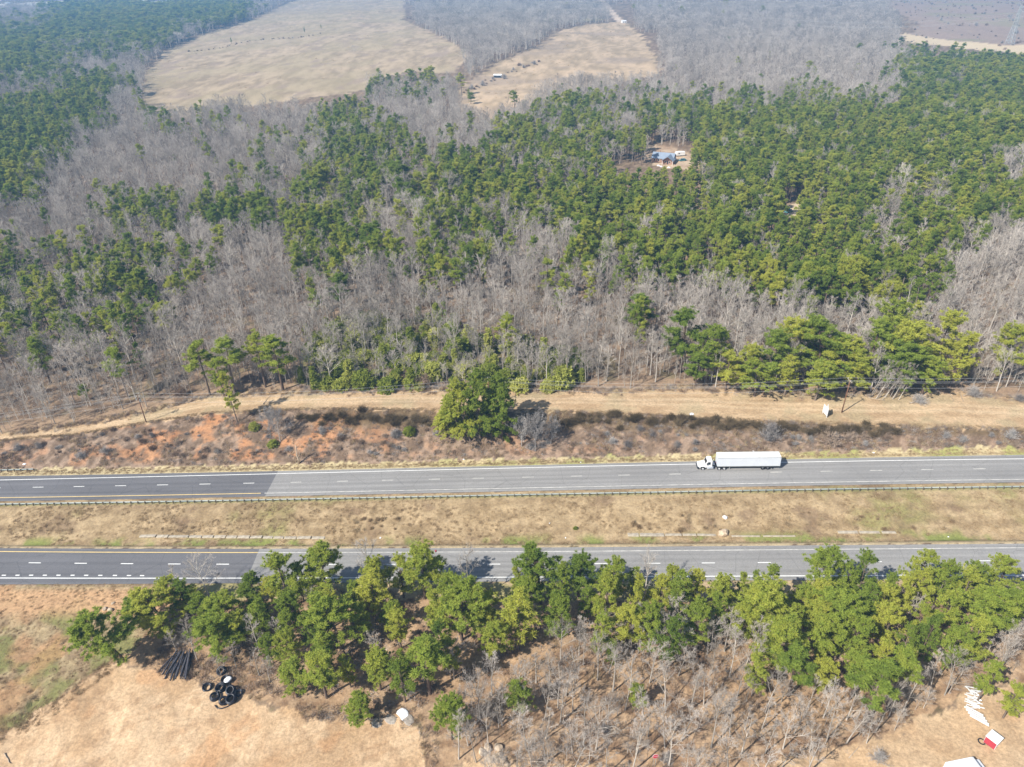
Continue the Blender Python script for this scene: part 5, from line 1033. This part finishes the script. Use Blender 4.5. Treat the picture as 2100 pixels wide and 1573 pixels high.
for a,b_,r,lb in [((752,1478),(816,1472),.16,'pale log lying into the slash heap'),((760,1468),(812,1458),.10,'thin dark log above the pale slash log'),((1150,1470),(1252,1442),.16,'long grey fallen log in the brown wood above the stop sign'),((1600,1545),(1632,1567),.12,'fallen log at the bottom right of the centre'),((1190,1478),(1215,1483),.08,'short pale stick left of the stop sign'),((1145,1432),(1160,1446),.10,'short broken trunk in the brown wood'),((1945,805),(1957,823),.14,'left pale log leaning down to the bench'),((1968,805),(1975,824),.12,'right pale log leaning down to the bench'),((1865,828),(1905,815),.2,'grey log on the brush heap at the bench edge'),((1780,816),(1815,822),.1,'thin grey log below the leaning trunks'),((1975,812),(2010,806),.15,'grey log in the slash at the right bench end'),((540,828),(560,806),.10,'thin log by the clump left of the thicket'),((10,1545),(22,1566),.12,'short pale log at the bottom left corner'),((1540,1495),(1580,1530),.1,'thin fallen stem in the lower brown wood'),((1740,1555),(1790,1500),.09,'thin leaning stem by the bottom right trunks'),((1420,1440),(1460,1455),.09,'thin fallen stem at the top of the brown wood')]: log(a,b_,r,lb)
for k,(a,b_,s) in enumerate([(1885,826,1.3),(1995,812,1.3),(2090,822,1.0),(1240,1500,.7),(1365,1560,.7),(1800,1558,.8)]): shrub(gp(a,b_),3,s,f'heap of grey slash and twigs, {ordw(k+1)} from top','heaps of grey slash','brush_pile')
# leaning grey trunks in the right treeline
for k in range(12):
    bx=1786+k*5.2+rng.normal(0,2); p=gp(bx,816+rng.normal(0,2)); e=put_tree('bare_tree',BARES[[3,5,1][k%3]],p,rng.uniform(9,13)/16,f'grey trunk leaning right beside the right pole, {ordw(k+1)} from left','bare tree','leaning grey trunks',rz=0,crown='branches',sx=.8); e.rotation_euler=(.05,rng.uniform(.14,.30),0)
# snag
p=gp(613,950); A=[];mb=MB()
for pts_,r0,r1 in(([(0,0,-.3),(.1,0,1.5),(-.15,.1,3),(.15,0,4.6),(.05,0,6.2)],.3,.1),([(-.1,0,2.6),(-.7,.1,3.6),(-.9,0,4.2)],.09,.03),([(.1,0,1.8),(.7,0,3.0),(.9,.1,4.2)],.08,.03),([(.1,0,.3),(.5,-.2,1.3),(.45,-.2,2.4)],.09,.03)): mb.tube(pts_,r0,7,r1)
tag(mb.obj('snag',M['palerock'],None,smooth=True,loc=p),'white broken snag standing at the bank foot above the road seam','dead tree')
# red scrap in a pine top
P=unproj(894,1130,lambda x,y:height(x,y)+13.5)[0]; o=crumple('red_scrap',894,1150,.26,M['red'],'red scrap caught in the top of the tall pine over the near road','scrap',flat=1.0,seed=71); o.location=[float(a) for a in P]
# ------------------------------------------------------------------ blue roofed house
p=gp(1362,331); zz_=project(p[None])[2][0]; print('house depth',zz_,FPX/zz_,'px/m')
H_=empty('house',p,math.radians(-24),'brick house with blue metal roof and porch in the pine clearing','house'); H_.scale=(.9,.9,.9)
def gable(x0,x1,y0,y1,zw,zr,axis,m_w):
    mb=MB()
    if axis=='x': ym=(y0+y1)/2; prof=[(y0,0),(y0,zw),(ym,zr),(y1,zw),(y1,0)]; V=[(x,a,b_) for x in(x0,x1) for a,b_ in prof]
    else: xm=(x0+x1)/2; prof=[(x0,0),(x0,zw),(xm,zr),(x1,zw),(x1,0)]; V=[(a,y,b_) for y in(y0,y1) for a,b_ in prof]
    return mb.add(V,[(0,1,2,3,4),(9,8,7,6,5)]+[((i+1)%5,i,5+i,5+(i+1)%5) for i in range(5)])
def roofm(x0,x1,y0,y1,zw,zr,axis,ov=.5,t=.15):
    if axis=='x': ym=(y0+y1)/2; k=(zr-zw)/(ym-y0); A_=(y0-ov,zw-ov*k); pr=[A_,(ym,zr),(y1+ov,zw-ov*k)]; V=[(x,a,b_+dz) for x in(x0-ov,x1+ov) for dz in(.03,.03+t) for a,b_ in pr]
    else: xm=(x0+x1)/2; k=(zr-zw)/(xm-x0); pr=[(x0-ov,zw-ov*k),(xm,zr),(x1+ov,zw-ov*k)]; V=[(a,y,b_+dz) for y in(y0-ov,y1+ov) for dz in(.03,.03+t) for a,b_ in pr]
    return MB().add(V,[(0,1,4,3),(1,2,5,4),(6,9,10,7),(7,10,11,8),(3,4,10,9),(4,5,11,10),(0,6,7,1),(1,7,8,2),(0,3,9,6),(2,8,11,5)])
gable(-8,7,-4.5,5,3.0,6.0,'x',None).obj('wall',M['brick'],H_); gable(.5,8,-7.5,0,3.0,5.6,'y',None).obj('wing_wall',M['brick'],H_)
roofm(-8,7,-4.5,5,3.0,6.0,'x').obj('roof',M['roofblue'],H_); roofm(.5,8,-9.5,0,3.0,5.55,'y').obj('wing_roof',M['roofblue'],H_)
for x_ in(.7,7.8): MB().box(x_-.12,x_+.12,-9.4,-9.2,0,3).obj('porch_post',M['siding'],H_)
MB().add([(-8.56,-5.05,2.60),(-8.56,.25,6.0),(-8.56,5.55,2.60),(-8.56,5.55,2.9),(-8.56,.25,6.33),(-8.56,-5.05,2.9),(-8.5,-5.05,2.60),(-8.5,.25,6.0),(-8.5,5.55,2.60),(-8.5,5.55,2.9),(-8.5,.25,6.33),(-8.5,-5.05,2.9)],[(0,1,4,5),(1,2,3,4),(6,11,10,7),(7,10,9,8)]).obj('fascia',M['siding'],H_)
for x_,y_ in((-6,-4.53),(-3,-4.53),(2.5,-7.53),(5.5,-7.53)):
    f_=MB().box(x_-.6,x_+.6,y_-.04,y_+.02,1.0,2.3).obj('window',M['siding'],H_); MB().box(x_-.5,x_+.5,y_-.07,y_-.045,1.1,2.2).obj('pane',M['glass'],f_)
MB().box(3.6,4.5,-7.6,-7.5,.1,2.2).obj('door',M['darkmetal'],H_)
MB().box(-4,-3.3,.4,1.1,5,7).obj('chimney',M['brick'],H_)
vehicle(1400,330,math.radians(12),4.7,1.85,1.5,M['teal'],'teal car parked right of the blue roofed house','car')
q=gp(1394,320); e=empty('travel_trailer',q,.2,'white camper trailer standing behind the teal car at the house','camper'); MB().prism([(-3,.6),(-3.1,2.0),(-2.7,2.9),(3,2.9),(3.1,.6)],-1.2,1.2).obj('body',M['siding'],e,bevel=.08)
for sg in(-1,1): MB().lathe([(0,-.1),(.34,-.1),(.34,.1),(0,.1)],(0.3,sg*1.05,.36),'y',14).obj('wheel',M['rubber'],e); MB().box(-1.6,-.5,sg*1.21-.01,sg*1.21+.01,1.5,2.2).obj('window',M['glass'],e)
for k,(a,b_) in enumerate([(1350,340),(1356,342),(1372,344)]): crumple('yard_clutter',a,b_,1.1,M['plastic'],f'pale yard clutter in front of the house, {ordw(k+1)} from left','clutter','pale yard clutter',flat=.4,seed=80+k)
vehicle(1617,436,math.radians(35),4.8,1.9,1.6,M['teal'],'dark teal car half hidden in the pine stand','car')
# ------------------------------------------------------------------ far sheds and town
def shed(px,py,L_,W_,h,rz,wall,roof,label,name='shed',cat='shed',grp=None):
    p=gp(px,py); e=empty(name,p,rz,label,cat,grp); gable(-L_/2,L_/2,-W_/2,W_/2,h,h+W_*.22,'x',None).obj('wall',wall,e); roofm(-L_/2,L_/2,-W_/2,W_/2,h,h+W_*.22,'x',.3,.1).obj('roof',roof,e)
    for k in range(2): x_=-L_/4+k*L_/2; MB().box(x_-.6,x_+.6,-W_/2-.05,-W_/2-.01,1.0,2.1).obj('window',M['glass'],e)
    return e
shed(1279,47,9,7,3.2,.3,M['siding'],M['roofwhite'],'white shed at the top corner of the right field')
shed(1021,159,9,5,2.6,-.2,M['darkmetal'],M['roofwhite'],'dark open shed with pale roof in the left part of the right field')
tb=[(18,10),(60,12),(100,14),(176,8),(190,12),(202,10),(268,8),(282,12),(300,4),(312,9),(326,12),(338,6),(462,7),(478,5),(492,6),(150,5),(235,4)]
tb.sort()
for k,(a,b_) in enumerate(tb): shed(a,b_,rng.uniform(18,34),rng.uniform(11,18),rng.uniform(4,7),rng.uniform(-.5,.5),M['siding'],M['roofwhite'] if k%3 else M['greyroof'],f'far pale building at the top left, {ordw(k+1)} from left','building','building','far buildings at the top left')
# ------------------------------------------------------------------ lattice tower
p=gp(2070,91); e=empty('lattice_tower',p,.5,'grey lattice power tower standing on the pale track at the top right','lattice tower')
Ht=next(h for h in np.arange(20,90,.5) if project(np.array([[p[0],p[1],p[2]+h]]))[1][0]<12); print('tower',Ht)
def lattice(e,Ht):
    lv=np.linspace(0,1,11); wv=lambda t:(7.5*(1-t)**1.1+1.3)/2
    legs=[MB() for _ in range(4)]; br=MB(); cs=[(-1,-1),(1,-1),(1,1),(-1,1)]
    for i in range(10):
        a,b_=lv[i],lv[i+1]
        for k,(sx_,sy_) in enumerate(cs):
            P0=(sx_*wv(a),sy_*wv(a),a*Ht);P1=(sx_*wv(b_),sy_*wv(b_),b_*Ht); legs[k].tube([P0,P1],.34,4)
            tx_,ty_=cs[(k+1)%4]; Q0=(tx_*wv(a),ty_*wv(a),a*Ht);Q1=(tx_*wv(b_),ty_*wv(b_),b_*Ht); br.tube([P0,Q1],.17,3).tube([Q0,P1],.17,3).tube([P1,Q1],.17,3)
    for l in legs: l.obj('leg',M['steel'],e)
    br.obj('bracing',M['steel'],e)
    for z_,w_ in((.72,7),(.84,8.5),(.96,6)):
        a=MB()
        for sg in(-1,1): a.tube([(0,sg*.6,z_*Ht+1.6),(0,sg*w_,z_*Ht+.3)],.14,3).tube([(0,sg*.6,z_*Ht-.6),(0,sg*w_,z_*Ht+.3)],.14,3).tube([(0,sg*w_*.5,z_*Ht+1),(0,sg*w_*.5,z_*Ht-.1)],.1,3)
        a.obj('crossarm',M['steel'],e)
lattice(e,Ht)
e_=Matrix.Rotation(.5,3,'Z')
for k,(z_,w_) in enumerate([(.72,-7),(.72,7),(.84,-8.5),(.84,8.5)]):
    a=Vector(p)+e_@Vector((0,w_,z_*Ht-1.5)); b_=a+Vector((-330,60,-6)); mb=MB(); mid=(a+b_)/2; n_=20; mb.tube([tuple(a+(b_-a)*i/n_-Vector((0,0,9*4*(i/n_)*(1-i/n_)))-mid) for i in range(n_+1)],.10,4); tag(mb.obj('power_wire',M['wire'],None,loc=mid),['lowest near','lowest far','upper near','upper far'][k]+' transmission wire running left from the lattice tower','power wire','transmission wires')
# ------------------------------------------------------------------ trees in the fields
for a,b_,h,lb in [(475,90,10,'small dark cedar on the fence line across the big field'),(625,68,10,'dark cedar near the track in the big field'),(659,60,9,'dark shrub cedar beside the field track'),(962,208,11,'round yellow-green tree at the lower edge of the right field')]: put_tree('cedar_tree',BUSHY[3],gp(a,b_),h/12,lb,'cedar tree','cedars in the fields',sx=1.1)
put_tree('bare_tree',BARES[2],gp(727,118),.95,'lone leafless tree in the lower right of the big field','bare tree',None,crown='branches')
for k in range(34):
    t=k/33; a=380+280*t+rng.normal(0,3); b_=106-38*t+3*math.sin(t*9); o=shrub(gp(a,b_),k%3,rng.uniform(.9,1.7),f'tiny fence line shrub across the big field, {ordw(k+1)} from left','shrubs along the field fence line')
for k in range(26):
    t=k/25; a=835+165*t; b_=38+52*t**1.2+rng.normal(0,1); shrub(gp(a,b_),k%2,rng.uniform(1.6,2.6),f'dark hedge shrub on the right edge of the big field, {ordw(k+1)} from top','hedge shrubs on the big field edge')
for k in range(30):
    a=950+160*k/30+rng.uniform(0,4); b_=190-80*(a-950)/190+rng.normal(0,4); shrub(gp(a,b_),k%4,rng.uniform(1,2),f'small shrub between the two pale fields, {ordw(k+1)} from left','small shrubs between the two pale fields')
# scrub of the purple clearing
cover('clearing_scrub',[SHRUBS[k] for k in range(4)],region(W_CL,900),.9,2.2,'small scrub bushes dotting the purple-brown clearing at the top right','scrub')
cover('field_tussocks',TG,np.concatenate([region(W_F1,1500),region(W_F2,900)]),2.0,4.5,'rough pale tussocks scattered over the two far fields','grass')
